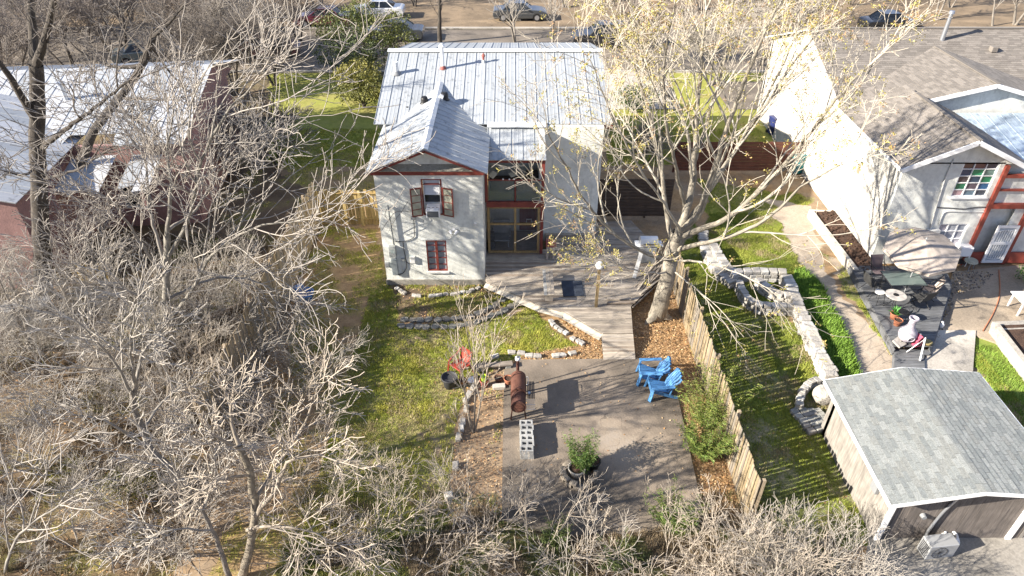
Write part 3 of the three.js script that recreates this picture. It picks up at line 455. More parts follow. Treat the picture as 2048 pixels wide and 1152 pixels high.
{
  const z0 = -23.8, X0 = 15.0, X1 = 18.8;
  const sw = { x0: PZ(1930, 325, z0).x, x1: PZ(2003, 325, z0).x, y1: PZ(1960, 325, z0).y, y0: PZ(1930, 394, z0).y };
  const lw = { x0: PZ(1880, 450, z0).x, x1: 18.45, y1: PZ(1900, 448, z0).y, y0: .45 };
  const w = new MB();
  const pan = (a, b, c, e) => w.box((a + b) / 2, (c + e) / 2, z0 - .1, b - a, e - c, .2);
  pan(X0, lw.x0, -.1, lw.y1); pan(lw.x1, X1, -.1, lw.y1); pan(lw.x0, lw.x1, -.1, lw.y0); pan(X0, X1, lw.y1, sw.y0); pan(X0, sw.x0, sw.y0, sw.y1); pan(sw.x1, X1, sw.y0, sw.y1); pan(X0, X1, sw.y1, 4.55);
  w.build('wall', M.stuccoB, nHouse);
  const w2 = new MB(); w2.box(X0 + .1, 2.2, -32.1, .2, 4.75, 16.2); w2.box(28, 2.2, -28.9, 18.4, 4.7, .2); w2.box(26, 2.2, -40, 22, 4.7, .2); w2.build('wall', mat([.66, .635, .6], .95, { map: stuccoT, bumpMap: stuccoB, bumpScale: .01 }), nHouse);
  const rp = new MB(); rp.box(X0 - .005, PZ(1675, 357, -26).y, -26.9, .02, .42, .22); rp.build('wall_patch', mat([.35, .26, .17], .9, { map: noiseT }), nHouse);
  const gb = new MB(), gb2 = new MB(); gb.add(wallXY(X0, 19.3, 4.55, 4.6, z0, .15, [], [[17.1, 5.58]])); gb2.add(wallXY(X0 + .2, 26, 4.5, 4.55, -28.6, .15, [], [[20.5, 5.95]])); gb.build('gable', M.stuccoB, nHouse); gb2.build('gable', M.stuccoB, nHouse);
  const roof = grp('roof', nHouse);
  const slope = (rx, rh, ex, eh, za, zb, cut, dk) => { const d = V(ex - rx, eh - rh, 0), L = d.length(); d.normalize(); const n = V(-d.y * Math.sign(ex - rx) * 1, Math.abs(d.x), 0); n.x = Math.sign(ex - rx) * Math.abs(d.y); n.normalize(); shingles(V(rx, rh, za), V(0, 0, -1), d, n, 0, za - zb, L, roof, shM, cut, dk); };
  slope(17.1, 5.7, 14.62, 4.58, -23.3, -29.2); slope(17.1, 5.7, 19.75, 4.5, -23.3, -28.5);
  slope(20.5, 6.04, 14.62, 4.6, -28.3, -34.5, (u, v) => 6.04 - .237 * v > 4.6 + (-29.6 + 28.3 + u) * .348, 1.3); slope(20.5, 6.04, 26, 4.6, -28.3, -34.5);
  { const d = V(0, 4.62 - 6.5, -29.6 + 35), L = d.length(); d.normalize(); const n = V(0, d.z, -d.y).normalize(); shingles(V(0, 6.5, -35), V(1, 0, 0), d, n, 14.75, 36, L, roof); const e = V(0, 4.62 - 6.5, -40.4 + 35), L2 = e.length(); e.normalize(); shingles(V(0, 6.5, -35), V(1, 0, 0), e, V(0, -e.z, e.y).normalize(), 14.75, 36, L2, roof); }
  const cp = new MB(); cp.bar(V(17.1, 5.73, -23.3), V(17.1, 5.73, -28.2), .18, .03); cp.bar(V(20.5, 6.07, -28.3), V(20.5, 6.07, -33.6), .18, .03); cp.bar(V(14.75, 6.53, -35), V(36, 6.53, -35), .03, .18); cp.build('ridge_cap', shM[2], roof);
  const gw = new MB(); gw.slab([V(X0, 4.55, -29.6), V(X0, 4.55, -40.3), V(X0, 6.4, -35)], .12, V(-1, 0, 0)); gw.build('gable', M.white, nHouse);
  const rk = (a, b) => { const m = new MB(); m.bar(a, b, .17, .05); m.build('rake_board', trimW, roof); };
  rk(V(14.62, 4.5, -23.29), V(17.1, 5.63, -23.29)); rk(V(19.75, 4.42, -23.29), V(17.1, 5.63, -23.29)); rk(V(16.6, 5.0, -28.29), V(20.5, 5.97, -28.29)); rk(V(26, 4.52, -28.29), V(20.5, 5.97, -28.29)); rk(V(14.72, 4.55, -29.6), V(14.72, 6.43, -35)); rk(V(14.72, 4.55, -40.4), V(14.72, 6.43, -35));
  const ev = new MB(); ev.box(14.63, 4.5, -26.5, .04, .13, 6.3); ev.build('fascia', trimW, roof);
  // metal porch roof between the gables
  { const d = V(0, -.75, 4.2), L = d.length(); d.normalize(); sheets(roof, V(0, 4.75, -28.4), V(1, 0, 0), d, V(0, d.z, -d.y), 18.6, 26, .6, () => 0, () => L, 'metal_panel', [mat([.52, .62, .72], .45, { metalness: .2, map: metalT })]); }
  { const p = G(1886, 80, 6.2), b = new MB(); const q = hit(1884, 80, V(0, 6.5, -35), V(0, 1, .35).normalize()); b.cyl(q.x, q.y + .6, q.z, .11, .09, 1.3, 10); b.cyl(q.x, q.y + 1.3, q.z, .14, .12, .12, 10); b.build('vent_stack', M.steel, roof); const r = hit(1985, 103, V(0, 6.5, -35), V(0, 1, .35).normalize()), c = new MB(); c.rbox(r.x, r.y + .12, r.z, .3, .25, .3, .03); c.build('roof_vent', shM[0], roof); }
  // stained window: 3 x 5 coloured panes
  const win = grp('window', nHouse); { const f = new MB(); frameXY(f, sw.x0, sw.x1, sw.y0, sw.y1, z0 - .06, .04, .08); for (let i = 1; i < 3; i++) f.box(sw.x0 + (sw.x1 - sw.x0) * i / 3, (sw.y0 + sw.y1) / 2, z0 - .06, .03, sw.y1 - sw.y0 - .08, .05); for (let i = 1; i < 5; i++) f.box((sw.x0 + sw.x1) / 2, sw.y0 + (sw.y1 - sw.y0) * i / 5, z0 - .062, sw.x1 - sw.x0 - .08, .03, .045); f.build('frame', trimW, win);
    const col = [[.36, .25, .27], [.11, .17, .22], [.07, .09, .12], [.02, .16, .09], [.12, .1, .13], [.03, .12, .26], [.07, .06, .07], [.04, .08, .13], [.02, .2, .1], [.03, .06, .12], [.02, .22, .11], [.14, .22, .2], [.1, .06, .06], [.13, .06, .07], [.05, .05, .08]];
    for (let j = 0; j < 5; j++) for (let i = 0; i < 3; i++) { const g = new MB(); g.box(sw.x0 + (sw.x1 - sw.x0) * (i + .5) / 3, sw.y0 + (sw.y1 - sw.y0) * (j + .5) / 5, z0 - .08, (sw.x1 - sw.x0) / 3 - .02, (sw.y1 - sw.y0) / 5 - .02, .006, rr(-.015, .015)); g.build('pane', mat(col[j * 3 + i], .08), win); }
    const b = new MB(); b.box((sw.x0 + sw.x1) / 2, sw.y0 - .03, z0 + .03, sw.x1 - sw.x0 + .1, .05, .09); b.build('sill', trimW, win); }
  const wn = grp('window', nHouse); { const f = new MB(); frameXY(f, lw.x0, lw.x1, lw.y0, lw.y1, z0 - .06, .04, .08); for (let i = 1; i < 3; i++) f.box(lw.x0 + (lw.x1 - lw.x0) * i / 3, (lw.y0 + lw.y1) / 2, z0 - .06, .03, lw.y1 - lw.y0 - .08, .05); for (let i = 1; i < 4; i++) f.box((lw.x0 + lw.x1) / 2, lw.y0 + (lw.y1 - lw.y0) * i / 4, z0 - .062, lw.x1 - lw.x0 - .08, .03, .045); f.build('frame', trimW, wn);
    for (let j = 0; j < 4; j++) for (let i = 0; i < 3; i++) { const g = new MB(); g.box(lw.x0 + (lw.x1 - lw.x0) * (i + .5) / 3, lw.y0 + (lw.y1 - lw.y0) * (j + .5) / 4, z0 - .08, (lw.x1 - lw.x0) / 3 - .02, (lw.y1 - lw.y0) / 4 - .02, .006, rr(-.02, .02)); g.build('pane', mat([.3 + .1 * rnd(), .36, .4], .08), wn); } }
  // red framed sun porch
  const sp = grp('sun_porch', nHouse); { const bk = new MB(); bk.box(22, 2.2, z0 - .35, 6.3, 4.5, .1); bk.build('back_wall', M.stuccoB, sp); }
  { const zz = z0 + .02, f = new MB();
    f.box(X1 + .08, 2.2, zz, .16, 4.6, .18); f.box(22, 2.75, zz, 6.3, .2, .16); f.box(22, 4.05, zz, 6.3, .12, .14); f.box(22, .3, zz, 6.3, .5, .1); for (const x of [20.55, 22.2]) f.box(x, 2.2, zz, .14, 4.4, .16); f.box(20.2, 3.45, zz, 2.4, .07, .1); f.build('red_frame', mat([.36, .075, .05], .55, { map: noiseT }), sp);
    const pn = new MB(); pn.box(19.7, 3.45, zz - .08, 1.5, 1.3, .02); pn.build('wall_panel', M.stuccoB, sp); const p2 = new MB(); p2.box(21.4, 3.45, zz - .08, 1.6, 1.3, .02); p2.build('wall_panel', M.stuccoB, sp); const p3 = new MB(); p3.box(20.3, 1.6, zz - .09, .45, 2.3, .02); p3.build('wall_panel', M.stuccoB, sp); const p4 = new MB(); p4.box(22, 1.6, zz - .09, 2.8, 2.3, .02); p4.build('wall_panel', M.stuccoB, sp); }
  const a = PZ(1954, 532, z0), c = PZ(2035, 448, z0), d2 = PZ(1994, 532, z0), b2 = PZ(1994, 449, z0);
  { const x0 = (a.x + b2.x) / 2 - .02, x1 = (c.x + d2.x) / 2 + .02, y1 = c.y, y0 = .12, dr = grp('screen_door', nHouse), f = new MB(); frameXY(f, x0, x1, y0, y1, z0 + .13, .1, .05); f.box((x0 + x1) / 2, (y0 + y1) / 2 + .05, z0 + .13, x1 - x0 - .2, .12, .05); f.build('door_frame', trimW, dr);
    const bs = new MB(), n = 7; for (let i = 1; i < n; i++) { const t = i / n, x = x0 + .1 + (x1 - x0 - .2) * t, bow = Math.sin(t * Math.PI) * .12; bs.rod(V(x, y0 + .25 - bow * .6, z0 + .14), V(x, (y0 + y1) / 2 - .01, z0 + .14), .011, 5); bs.rod(V(x, (y0 + y1) / 2 + .11, z0 + .14), V(x, y1 - .27 + bow * .6, z0 + .14), .011, 5); }
    for (const [yy, s] of [[y0 + .25, -1], [y1 - .27, 1]]) bs.tube([0, .25, .5, .75, 1].map(t => V(x0 + .1 + (x1 - x0 - .2) * t, yy + s * Math.sin(t * Math.PI) * .075, z0 + .14)), .012, 5, 16); bs.build('door_bars', trimW, dr).userData.kind = 'stuff'; const bk = new MB(); bk.box((x0 + x1) / 2, (y0 + y1) / 2, z0 + .09, x1 - x0 - .1, y1 - y0 - .1, .02); bk.build('door_screen', mat([.42, .46, .5], .6), dr); }
  const cn = new MB(), Q = (x, y) => PZ(x, y, z0 + .03); cn.tube([Q(1908, 318), Q(1893, 350), Q(1880, 390), Q(1868, 430), Q(1860, 460)], .025, 6, 24); cn.tube([Q(1985, 424), Q(1930, 424), Q(1893, 423), Q(1884, 432), Q(1878, 450)], .02, 6, 30); cn.build('conduit', M.white, nHouse).userData.kind = 'stuff'; const cb = new MB(); cb.tube([Q(1990, 416), Q(1960, 414), Q(1930, 418), Q(1900, 416), Q(1875, 415)], .02, 5, 30); cb.build('cable', M.cable, nHouse);
  const mb = Q(1865, 462), mx = new MB(); mx.rbox(mb.x, mb.y - .15, mb.z + .05, .5, .5, .16, .02); mx.build('meter_box', M.white, nHouse);
}
// ---------- shed at the lower right ----------
{
  const sh = thing('shed', 'low brown shed with light grey shingle roof at the lower right', 'shed');
  const zf = -10.3, zb = -14.65, rx = 11.32, xl = 9.2, xr = 13.6, eh = 2.0, rh = 2.5, er = 2.3;
  const w = new MB(); w.box(9.6, .92, (zf + zb) / 2 - .15, .12, 1.95, zb * -1 + zf - .5); const shw = mat([.34, .31, .275], .85, { map: grainV, bumpMap: grainVB, bumpScale: .003 }); w.build('side_wall', shw, sh);
  const shwShade = mat([.2, .172, .152], .8, { map: grainV, bumpMap: grainVB, bumpScale: .003 }), bw = new MB(); bw.box(11.6, 1, zb + .3, 4, 2, .1); bw.build('back_wall', shw, sh);  // front planks: the side wall tone with overhang shade put into the colour
  const xs = []; for (let i = 0; i < 26; i++) { const x = 9.68 + i * .148, top = x < rx ? 1.92 + (x - xl) * .235 : 2.42 - (x - rx) * .085; const b = new MB(); b.box(x + .071, top / 2 - .02, zf - .45 + rr(-.004, .004), .143, top, .04); b.build('plank', shwShade, sh); }
  const bw2 = new MB(); bw2.box(13.45, 1, (zf + zb) / 2 - .15, .1, 2, 3.8); bw2.build('side_wall', shw, sh);
  const cp = new MB(); cp.box(9.62, .95, zf - .42, .14, 1.96, .14); cp.build('corner_post', trimW, sh); const c2 = new MB(); c2.box(13.1, 1.1, zf - .41, .14, 2.3, .06); c2.build('corner_post', trimW, sh); const c3 = new MB(); c3.box(9.62, .95, zb + .35, .16, 1.96, .14); c3.build('corner_post', trimW, sh);
  const rf = grp('roof', sh), tabs = [];
  const m6 = [0, 1, 2, 3, 4].map(i => mat([[.27, .287, .28], [.3, .318, .307], [.24, .258, .254], [.33, .345, .333], [.28, .29, .275]][i], .95, { map: shingT, bumpMap: bumpN, bumpScale: .003 }));
  const row = .142, tab = .31; let made = 0; const past = m6.map(() => new MB());
  for (const [ex, hh, s] of [[xl, eh, -1], [xr, er, 1]]) {
    const d = V(ex - rx, hh - rh, 0), L = d.length(); d.normalize(); const n = V(s * Math.abs(d.y), Math.abs(d.x), 0), o = V(rx, rh, 0), u = V(0, 0, -1), P = (a, b, c) => o.clone().addScaledVector(u, a).addScaledVector(d, b).addScaledVector(n, c);
    const base = new MB(); base.slab([P(-zf + .02, 0, 0), P(-zb - .02, 0, 0), P(-zb - .02, L - .02, 0), P(-zf + .02, L - .02, 0)], .1, n); base.build('roof_deck', m6[2], rf);
    for (let r = 0; r * row < L - .03; r++) { const off = (r % 2) * tab / 2 + rnd() * .08, v0 = r * row, v1 = Math.min(L, v0 + row);
      for (let a = -zf - off; a < -zb; a += tab) { const A = Math.max(-zf, a), B = Math.min(-zb, a + tab - .012); if (B - A < .03) continue; const t = rr(.014, .024);
        const k = rnd() * 5 | 0, b = made < 300 && (s < 0 || made < 300) ? new MB() : past[k];
        b.poly([P(A, v0 - .02, .006), P(B, v0 - .02, .006), P(B, v1, t), P(A, v1, t)]); b.poly([P(A, v1, t), P(B, v1, t), P(B, v1, 0), P(A, v1, 0)]); b.poly([P(A, v0, .006), P(A, v1, t), P(A, v1, 0)]); b.poly([P(B, v0, .006), P(B, v1, t), P(B, v1, 0)]);
        if (b !== past[k]) { b.build('shingle', m6[k], rf); made++; } } }
    const ed = new MB(); ed.box(ex + s * .012, hh - .05, (zf + zb) / 2, .03, .11, zf - zb); ed.build('fascia', trimW, rf);
    for (const z of [zf + .012, zb - .012]) { const rk = new MB(); rk.bar(V(rx, rh - .05, z), V(ex, hh - .05, z), .11, .025, 0); rk.build('rake_board', trimW, rf); }
  }
  past.forEach((b, i) => { if (b.g.length) b.build('shingles', m6[i], rf).userData.kind = 'stuff'; });
  const cd = new MB(), z = zf - .4; cd.tube([V(11.2, 2.3, z), V(11.15, 1.9, z + .02), V(10.95, 1.2, z + .02), V(10.85, .5, z + .03), V(10.85, .1, z + .05)], .035, 8, 30); cd.build('conduit', M.steel, sh);
  const vt = new MB(); vt.cyl(10.5, 1.05, z + .04, .08, .06, .1, 12, 1.57); vt.build('vent', M.grey, sh);
  const bx = new MB(); bx.rbox(9.48, 1.35, -11.35, .12, .3, .28, .02); bx.build('wall_box', M.grey, sh);
}
// ---------- pink house on the left ----------
{
  const pk = mat([.4, .235, .22], .95, { map: stuccoT, bumpMap: stuccoB, bumpScale: .006 });
  const h = thing('pink_house', 'pink house with worn metal roof behind the bare trees on the left', 'house');
  const w = new MB(); w.add(wallXY(-31, -14.2, -.1, 3.9, -27.2, .2, [[-17.3, -16.1, .9, 2.3]])); w.box(-14.3, 1.9, -31.5, .2, 4, 8.4); w.add(wallXY(-27, -18.8, -.1, 3.9, -22.6, .2)); w.box(-18.9, 1.9, -25, .2, 4, 4.4); w.build('wall', pk, h);
  const gb = new MB(); gb.slab([V(-14.2, 3.9, -27.2), V(-14.2, 3.9, -37), V(-14.2, 5.3, -33)], .15, V(1, 0, 0)); gb.build('gable', pk, h); const gb2 = new MB(); gb2.add(wallXY(-27, -18.8, 3.9, 3.95, -22.62, .15, [], [[-22.9, 5.1]])); gb2.build('gable', pk, h);
  const wi = grp('window', h), f = new MB(); frameXY(f, -17.3, -16.1, .9, 2.3, -27.25, .06, .1); f.box(-16.7, 1.6, -27.26, 1.1, .05, .06); f.build('frame', M.white, wi); const g = new MB(); g.box(-16.7, 1.6, -27.32, 1.15, 1.35, .01); g.build('pane', M.darkGlass, wi);
  const rf = grp('roof', h), ms = [0, 1, 2].map(i => mat([[.5, .52, .54], [.42, .44, .46], [.55, .56, .58]][i], .55, { metalness: .2, map: metalT }));
  { const d = V(0, -1.35, 6.2), L = d.length(); d.normalize(); sheets(rf, V(0, 5.35, -33.1), V(1, 0, 0), d, V(0, d.z, -d.y), -31, -13.9, .62, () => 0, (u) => u < -16.8 && u > -18.8 ? L - .9 : L, 'roof_panel', ms); const e = V(0, -1.35, -5), L2 = e.length(); e.normalize(); sheets(rf, V(0, 5.35, -33.1), V(1, 0, 0), e, V(0, -e.z, e.y), -31, -13.9, .62, () => 0, () => L2, 'roof_panel', ms); }
  for (const s of [-1, 1]) { const d = V(s * 4.4, -1.2, 0), L = d.length(); d.normalize(); sheets(rf, V(-22.9, 5.15, -22.2), V(0, 0, -1), d, V(s * Math.abs(d.y), Math.abs(d.x), 0), 0, 8.5, .62, () => 0, () => L, 'roof_panel', ms); }
  const pc = grp('porch_roof', h); { const d = V(0, -.5, 2.6), L = d.length(); d.normalize(); for (let i = 0; i < 6; i++) { if (i === 3) continue; const m = new MB(), o = V(-18.6 + i * .62, 3.55 + rr(-.05, .05), -26.9); const u = V(1, 0, 0); m.slab([o, o.clone().addScaledVector(u, .6), o.clone().addScaledVector(u, .6).addScaledVector(d, L * rr(.75, 1)), o.clone().addScaledVector(d, L * rr(.75, 1))].reverse(), .03, V(0, 1, 0)); m.build('roof_panel', ms[i % 3], pc); } for (const x of [-18.5, -15.1]) { const m = new MB(); m.box(x, 1.5, -24.4, .12, 3.1, .12); m.build('porch_post', pk, pc); } }
  h.rotation.y = .1; { const px = -14.2, pz = -27.2, cs = Math.cos(.1), sn = Math.sin(.1); h.position.set(px - (px * cs + pz * sn), 0, pz - (-px * sn + pz * cs)); }
  const st = new MB(); st.cyl(-19.8, 5.1, -30.5, .1, .1, .7, 10); st.cyl(-19.8, 5.5, -30.5, .17, .17, .12, 10); st.build('vent_stack', M.steel, rf);
}
// ---------- fences ----------
function picketFence(name, label, a, b, h, w, gap, ms, side, opt = {}) {   // boards from a to b, rails and posts on the given side
  const t = thing(name, label, 'fence'); const d = b.clone().sub(a); d.y = 0; const L = d.length(); d.normalize(); const n = V(d.z, 0, -d.x).multiplyScalar(side), yaw = Math.atan2(-d.z, d.x);
  const gs = [0, 1, 2].map(i => { const g = new THREE.BoxGeometry(w * (1 - i * .04), h, .02); g.translate(0, h / 2, 0); return metreUV(g); });
  let i = 0; for (let s = 0; s < L; s += w + gap * rr(.6, 1.5), i++) { if (opt.skip && rnd() < opt.skip) continue; const m = new THREE.Mesh(gs[i % 3], ms[rnd() * ms.length | 0]); m.name = 'picket'; const p = a.clone().addScaledVector(d, s); m.position.set(p.x + rr(-.008, .008), -.03 + rr(-.03, .02), p.z); m.rotation.set(0, yaw, 0); m.rotateZ((opt.lean || 0) + rr(-.02, .02)); m.rotateX(rr(-.012, .012)); m.scale.y = rr(.96, 1.03); m.castShadow = m.receiveShadow = true; t.add(m); }
  for (const y of opt.rails || [.35, h - .3]) { const r = new MB(), seg = Math.max(1, Math.round(L / 2.6)); for (let k = 0; k < seg; k++) { const r2 = new MB(), p = a.clone().addScaledVector(d, L * k / seg).addScaledVector(n, .035 + .002 * k), q = a.clone().addScaledVector(d, L * (k + 1) / seg).addScaledVector(n, .035 + .002 * k); p.y = y + rr(-.05, .05); q.y = y + rr(-.05, .05); r2.bar(p, q, .04, .085); r2.build('rail', ms[1], t); } }
  for (let s = 0; s <= L + .1; s += opt.post || 2.4) { const m = new MB(), p = a.clone().addScaledVector(d, s).addScaledVector(n, .1); m.box(p.x, h / 2 - .05, p.z, .09, h + .05, .09, yaw); m.build('post', ms[2], t); }
  if (opt.brace) for (const [s0, y0, s1, y1] of opt.brace) { const m = new MB(), p = a.clone().addScaledVector(d, s0).addScaledVector(n, .11), q = a.clone().addScaledVector(d, s1).addScaledVector(n, .11); p.y = y0; q.y = y1; m.bar(p, q, .04, .09); m.build('brace', picketM[4], t); }
  return t;
}
picketFence('picket_fence', 'weathered wooden picket fence right of the concrete slab, gaps between its boards', V(6.33, 0, -11.2), V(6.4, 0, -22), 1.85, .11, .026, picketM, -1, { lean: .012, skip: .02, rails: [.4, 1.45], brace: [[.2, .25, 2.3, 1.5], [2.4, .25, 1.2, 1.5]] });
picketFence('picket_fence', 'worn wooden picket fence left of the yard beside the blue tub', V(-8.8, 0, -13.6), V(-8.75, 0, -27), 2.25, .142, .005, picketM, 1, { skip: .006, rails: [.4, 1.8] });
picketFence('gate_fence', 'yellowish new wooden fence closing the gap beside the white house', V(-8.7, 0, -27.05), V(-5.05, 0, -27.0), 1.75, .14, .012, picketY, -1, { rails: [.3, 1.6], post: 1.9 });
function boardFence(label, x0, x1, z, h, m, nb) { const t = thing('board_fence', label, 'fence'); for (let j = 0; j < nb; j++) for (let k = 0; k < Math.round((x1 - x0) / 2.4); k++) { const s = (x1 - x0) / Math.round((x1 - x0) / 2.4), b = new MB(); b.box(x0 + s * (k + .5), .08 + h * (j + .5) / nb, z + rr(-.006, .006), s - .01, h / nb - .015, .022); b.build('board', m, t); } for (let x = x0; x <= x1 + .1; x += 2.4) { const p = new MB(); p.box(Math.min(x, x1), h / 2, z - .07, .1, h + .1, .1); p.build('post', m, t); } }
const rust = mat([.15, .055, .035], .85, { map: grainU, bumpMap: grainUB, bumpScale: .003 }), brownB = mat([.1, .065, .045], .85, { map: grainU, bumpMap: grainUB, bumpScale: .003 });
boardFence('red brown board fence behind the budding tree between both houses', 8.4, 15, -32.3, 1.6, rust, 9);
boardFence('dark brown board fence right behind the wooden deck', 3.75, 7.3, -27.6, 1.9, brownB, 12);
// ---------- stone walls, edgings and stepping stones ----------
const smooth = (l, n, h = 0) => new THREE.CatmullRomCurve3(l.map(([x, y]) => { const v = G(x, y, h); return V(v.x, 0, v.z); }), false, 'catmullrom', .5).getSpacedPoints(n);
function rockGeo(w, h, d) { const g = new RoundedBoxGeometry(w, h, d, 1, Math.min(w, h, d) * .18), p = g.attributes.position, k = [rr(-.12, .12), rr(-.12, .12), rr(-.1, .1), rr(-.1, .1)]; for (let i = 0; i < p.count; i++) { const x = p.getX(i), y = p.getY(i), z = p.getZ(i); p.setXYZ(i, x * (1 + k[0] * Math.sign(z)) + k[2] * z, y * (1 + k[3] * Math.sign(x)), z * (1 + k[1] * Math.sign(x)) + k[3] * x); } g.computeVertexNormals(); return metreUV(g.toNonIndexed()); }
function flagGeo(w, h, d) { const n = 5 + (rnd() * 3 | 0), s = new THREE.Shape(), a0 = rnd(); for (let i = 0; i < n; i++) { const a = (i + rr(-.22, .22)) / n * 6.283 + a0, c = Math.cos(a), q = Math.sin(a), k = 1 / Math.pow(Math.pow(Math.abs(c), 4) + Math.pow(Math.abs(q), 4), .25) * rr(.86, 1.02); i ? s.lineTo(c * k * w / 2, q * k * d / 2) : s.moveTo(c * k * w / 2, q * k * d / 2); } s.closePath(); const g = new THREE.ExtrudeGeometry(s, { depth: h * .7, bevelEnabled: true, bevelSize: .012, bevelThickness: .015, bevelSegments: 1 }); g.rotateX(-Math.PI / 2); g.translate(0, -h / 2, 0); return metreUV(g); }
function course(t, pts, w, h, y0, len, ms, jag = 0, name = 'stone', rock = rockGeo) {      // a row of blocks along a line
  let i = 0, acc = 0; for (i = 0; i + 1 < pts.length; i++) { const a = pts[i], b = pts[i + 1], d = b.clone().sub(a), m = new THREE.Mesh(rock(d.length() * (rock === rockGeo ? .94 : rr(.95, 1.08)), h * .97, w * rr(.92, 1.06)), ms[rnd() * ms.length | 0]); m.name = name; m.position.set((a.x + b.x) / 2 + rr(-jag, jag), y0 + h / 2 + rr(-.01, .01), (a.z + b.z) / 2 + rr(-jag, jag)); m.rotation.set(rr(-.03, .03), Math.atan2(-d.z, d.x) + rr(-.05, .05), rr(-.02, .02)); m.castShadow = m.receiveShadow = true; t.add(m); }
}
const lenOf = (l, h = 0) => { let s = 0; for (let i = 0; i + 1 < l.length; i++) s += G(...l[i], h).distanceTo(G(...l[i + 1], h)); return s; };
function wallOf(label, runs, cat = 'stone wall', name = 'stone_wall') { const t = thing(name, label, cat); for (const [l, w, h, n, bl, top, jag = .015] of runs) for (let k = 0; k < n; k++) course(t, smooth(l, Math.max(2, Math.round(lenOf(l, top) / bl)) + (k % 2), top), w * (1 - k * .03), h, k * h, bl, M.lime, jag); return t; }
wallOf('pale limestone block wall between the striped lawn and the leafy ground cover', [[[[1573, 548], [1600, 610], [1632, 680], [1668, 752]], .44, .17, 3, .3, .5, .04]]);
wallOf('pale stone planter with a curved front beside the budding tree', [[[[1470, 541], [1520, 539], [1574, 541]], .36, .17, 3, .34, .5], [[[1478, 562], [1492, 590], [1520, 608], [1590, 612]], .3, .15, 3, .3, .4], [[[1515, 556], [1540, 575], [1565, 588], [1585, 588]], .3, .16, 3, .3, .45]], 'stone planter', 'stone_planter');
wallOf('stepped low stone wall leading up behind the budding tree trunk', [[[[1412, 490], [1428, 520], [1444, 545], [1470, 565]], .5, .16, 2, .2, .3, .06], [[[1428, 485], [1440, 510], [1458, 535], [1478, 548]], .4, .16, 3, .22, .45, .05], [[[1405, 455], [1412, 490]], .4, .16, 2, .25, .3, .04]]);
wallOf('curved ring of small pale blocks at the left corner of the shed', [[[[1648, 758], [1618, 768], [1602, 790], [1598, 815]], .24, .16, 2, .24, .2]], 'stone edging', 'stone_edging');
{ const t = thing('block_pile', 'double row of grey paving blocks beside the shed corner', 'blocks'); for (const [l, n] of [[[[1585, 822], [1608, 850], [1625, 872]], 5], [[[1602, 820], [1622, 846], [1640, 866]], 5], [[[1618, 822], [1645, 858]], 5], [[[1630, 822], [1655, 852]], 4]]) course(t, smooth(l, n), .26, .15, 0, .3, M.stone, .02, 'block'); }
{ const p = G(1642, 800), t = thing('boulder', 'rounded pale boulder inside the block ring at the shed corner', 'boulder', [p.x, 0, p.z]); const g = new THREE.IcosahedronGeometry(.32, 3), q = g.attributes.position; for (let i = 0; i < q.count; i++) { const k = .85 + .35 * fbm(q.getX(i) * 3 + 9, q.getY(i) * 3 + q.getZ(i) * 3 + 9, 0, 201, 3); q.setXYZ(i, q.getX(i) * k, q.getY(i) * k + .22, q.getZ(i) * k); } g.computeVertexNormals(); new MB().add(g).build('stone', M.lime[2], t); }
{ const flagM = [[.3, .285, .25], [.25, .245, .22], [.35, .33, .285], [.28, .255, .215]].map(c => mat(c, .95, { map: noiseT, bumpMap: bumpN, bumpScale: .015 })); // flagstone path: two rows of flat stones
  const t = thing('stone_path', 'curved double row of flat grey flagstones in the lawn below the white house', 'stone path');
  const A = [[796, 652], [860, 655], [930, 650], [985, 632], [1040, 605], [1072, 622]].slice(0, 5), B = [[800, 640], [860, 641], [925, 637], [975, 620], [1022, 592], [1060, 602]].slice(0, 5);
  for (const l of [A, B]) course(t, smooth(l, 15 + (l === A ? 1 : 0)), .29, .08, -.01, .3, flagM, .035, 'stone', flagGeo);
  course(t, smooth([[1032, 606], [1060, 612], [1082, 620]], 5), .27, .08, 0, .3, flagM, .03, 'stone', flagGeo); course(t, smooth([[1030, 592], [1062, 606]], 3), .27, .08, 0, .3, flagM, .03, 'stone', flagGeo);
}
function edging(label, l, n, w, h, ms, skip = 0, jag = .04) { const t = thing('stone_edging', label, 'stone edging'); course(t, smooth(l, n), w, h, -.02, .3, ms, jag); if (skip) for (const c of t.children.slice()) if (rnd() < skip) t.remove(c); return t; }
edging('small pale stones edging the flower bed under the white house wall', [[792, 577], [815, 590], [850, 594], [890, 590], [940, 584], [958, 576]], 17, .15, .1, M.lime, .15);
edging('pale border stones between the leaf bed and lawn near the ramp', [[1098, 642], [1112, 655], [1140, 672], [1168, 692]], 9, .17, .12, M.lime, .1);
edging('low white stones edging the lawn just above the concrete slab', [[1165, 700], [1130, 710], [1095, 712], [1060, 711], [1020, 708], [985, 716]], 11, .16, .13, M.lime, .3, .06);
edging('white stones edging the lawn left of the leafy bed', [[948, 772], [935, 800], [926, 830], [922, 870], [915, 905], [913, 935], [910, 962]], 13, .17, .13, M.lime, .2, .06);
{ const p = G(898, 996), t = thing('stone_block', 'single square white block at the lower corner of the lawn', 'stone', [p.x, 0, p.z], .3); new MB().rbox(0, .09, 0, .24, .2, .2, .03).build('stone', M.lime[3], t); }
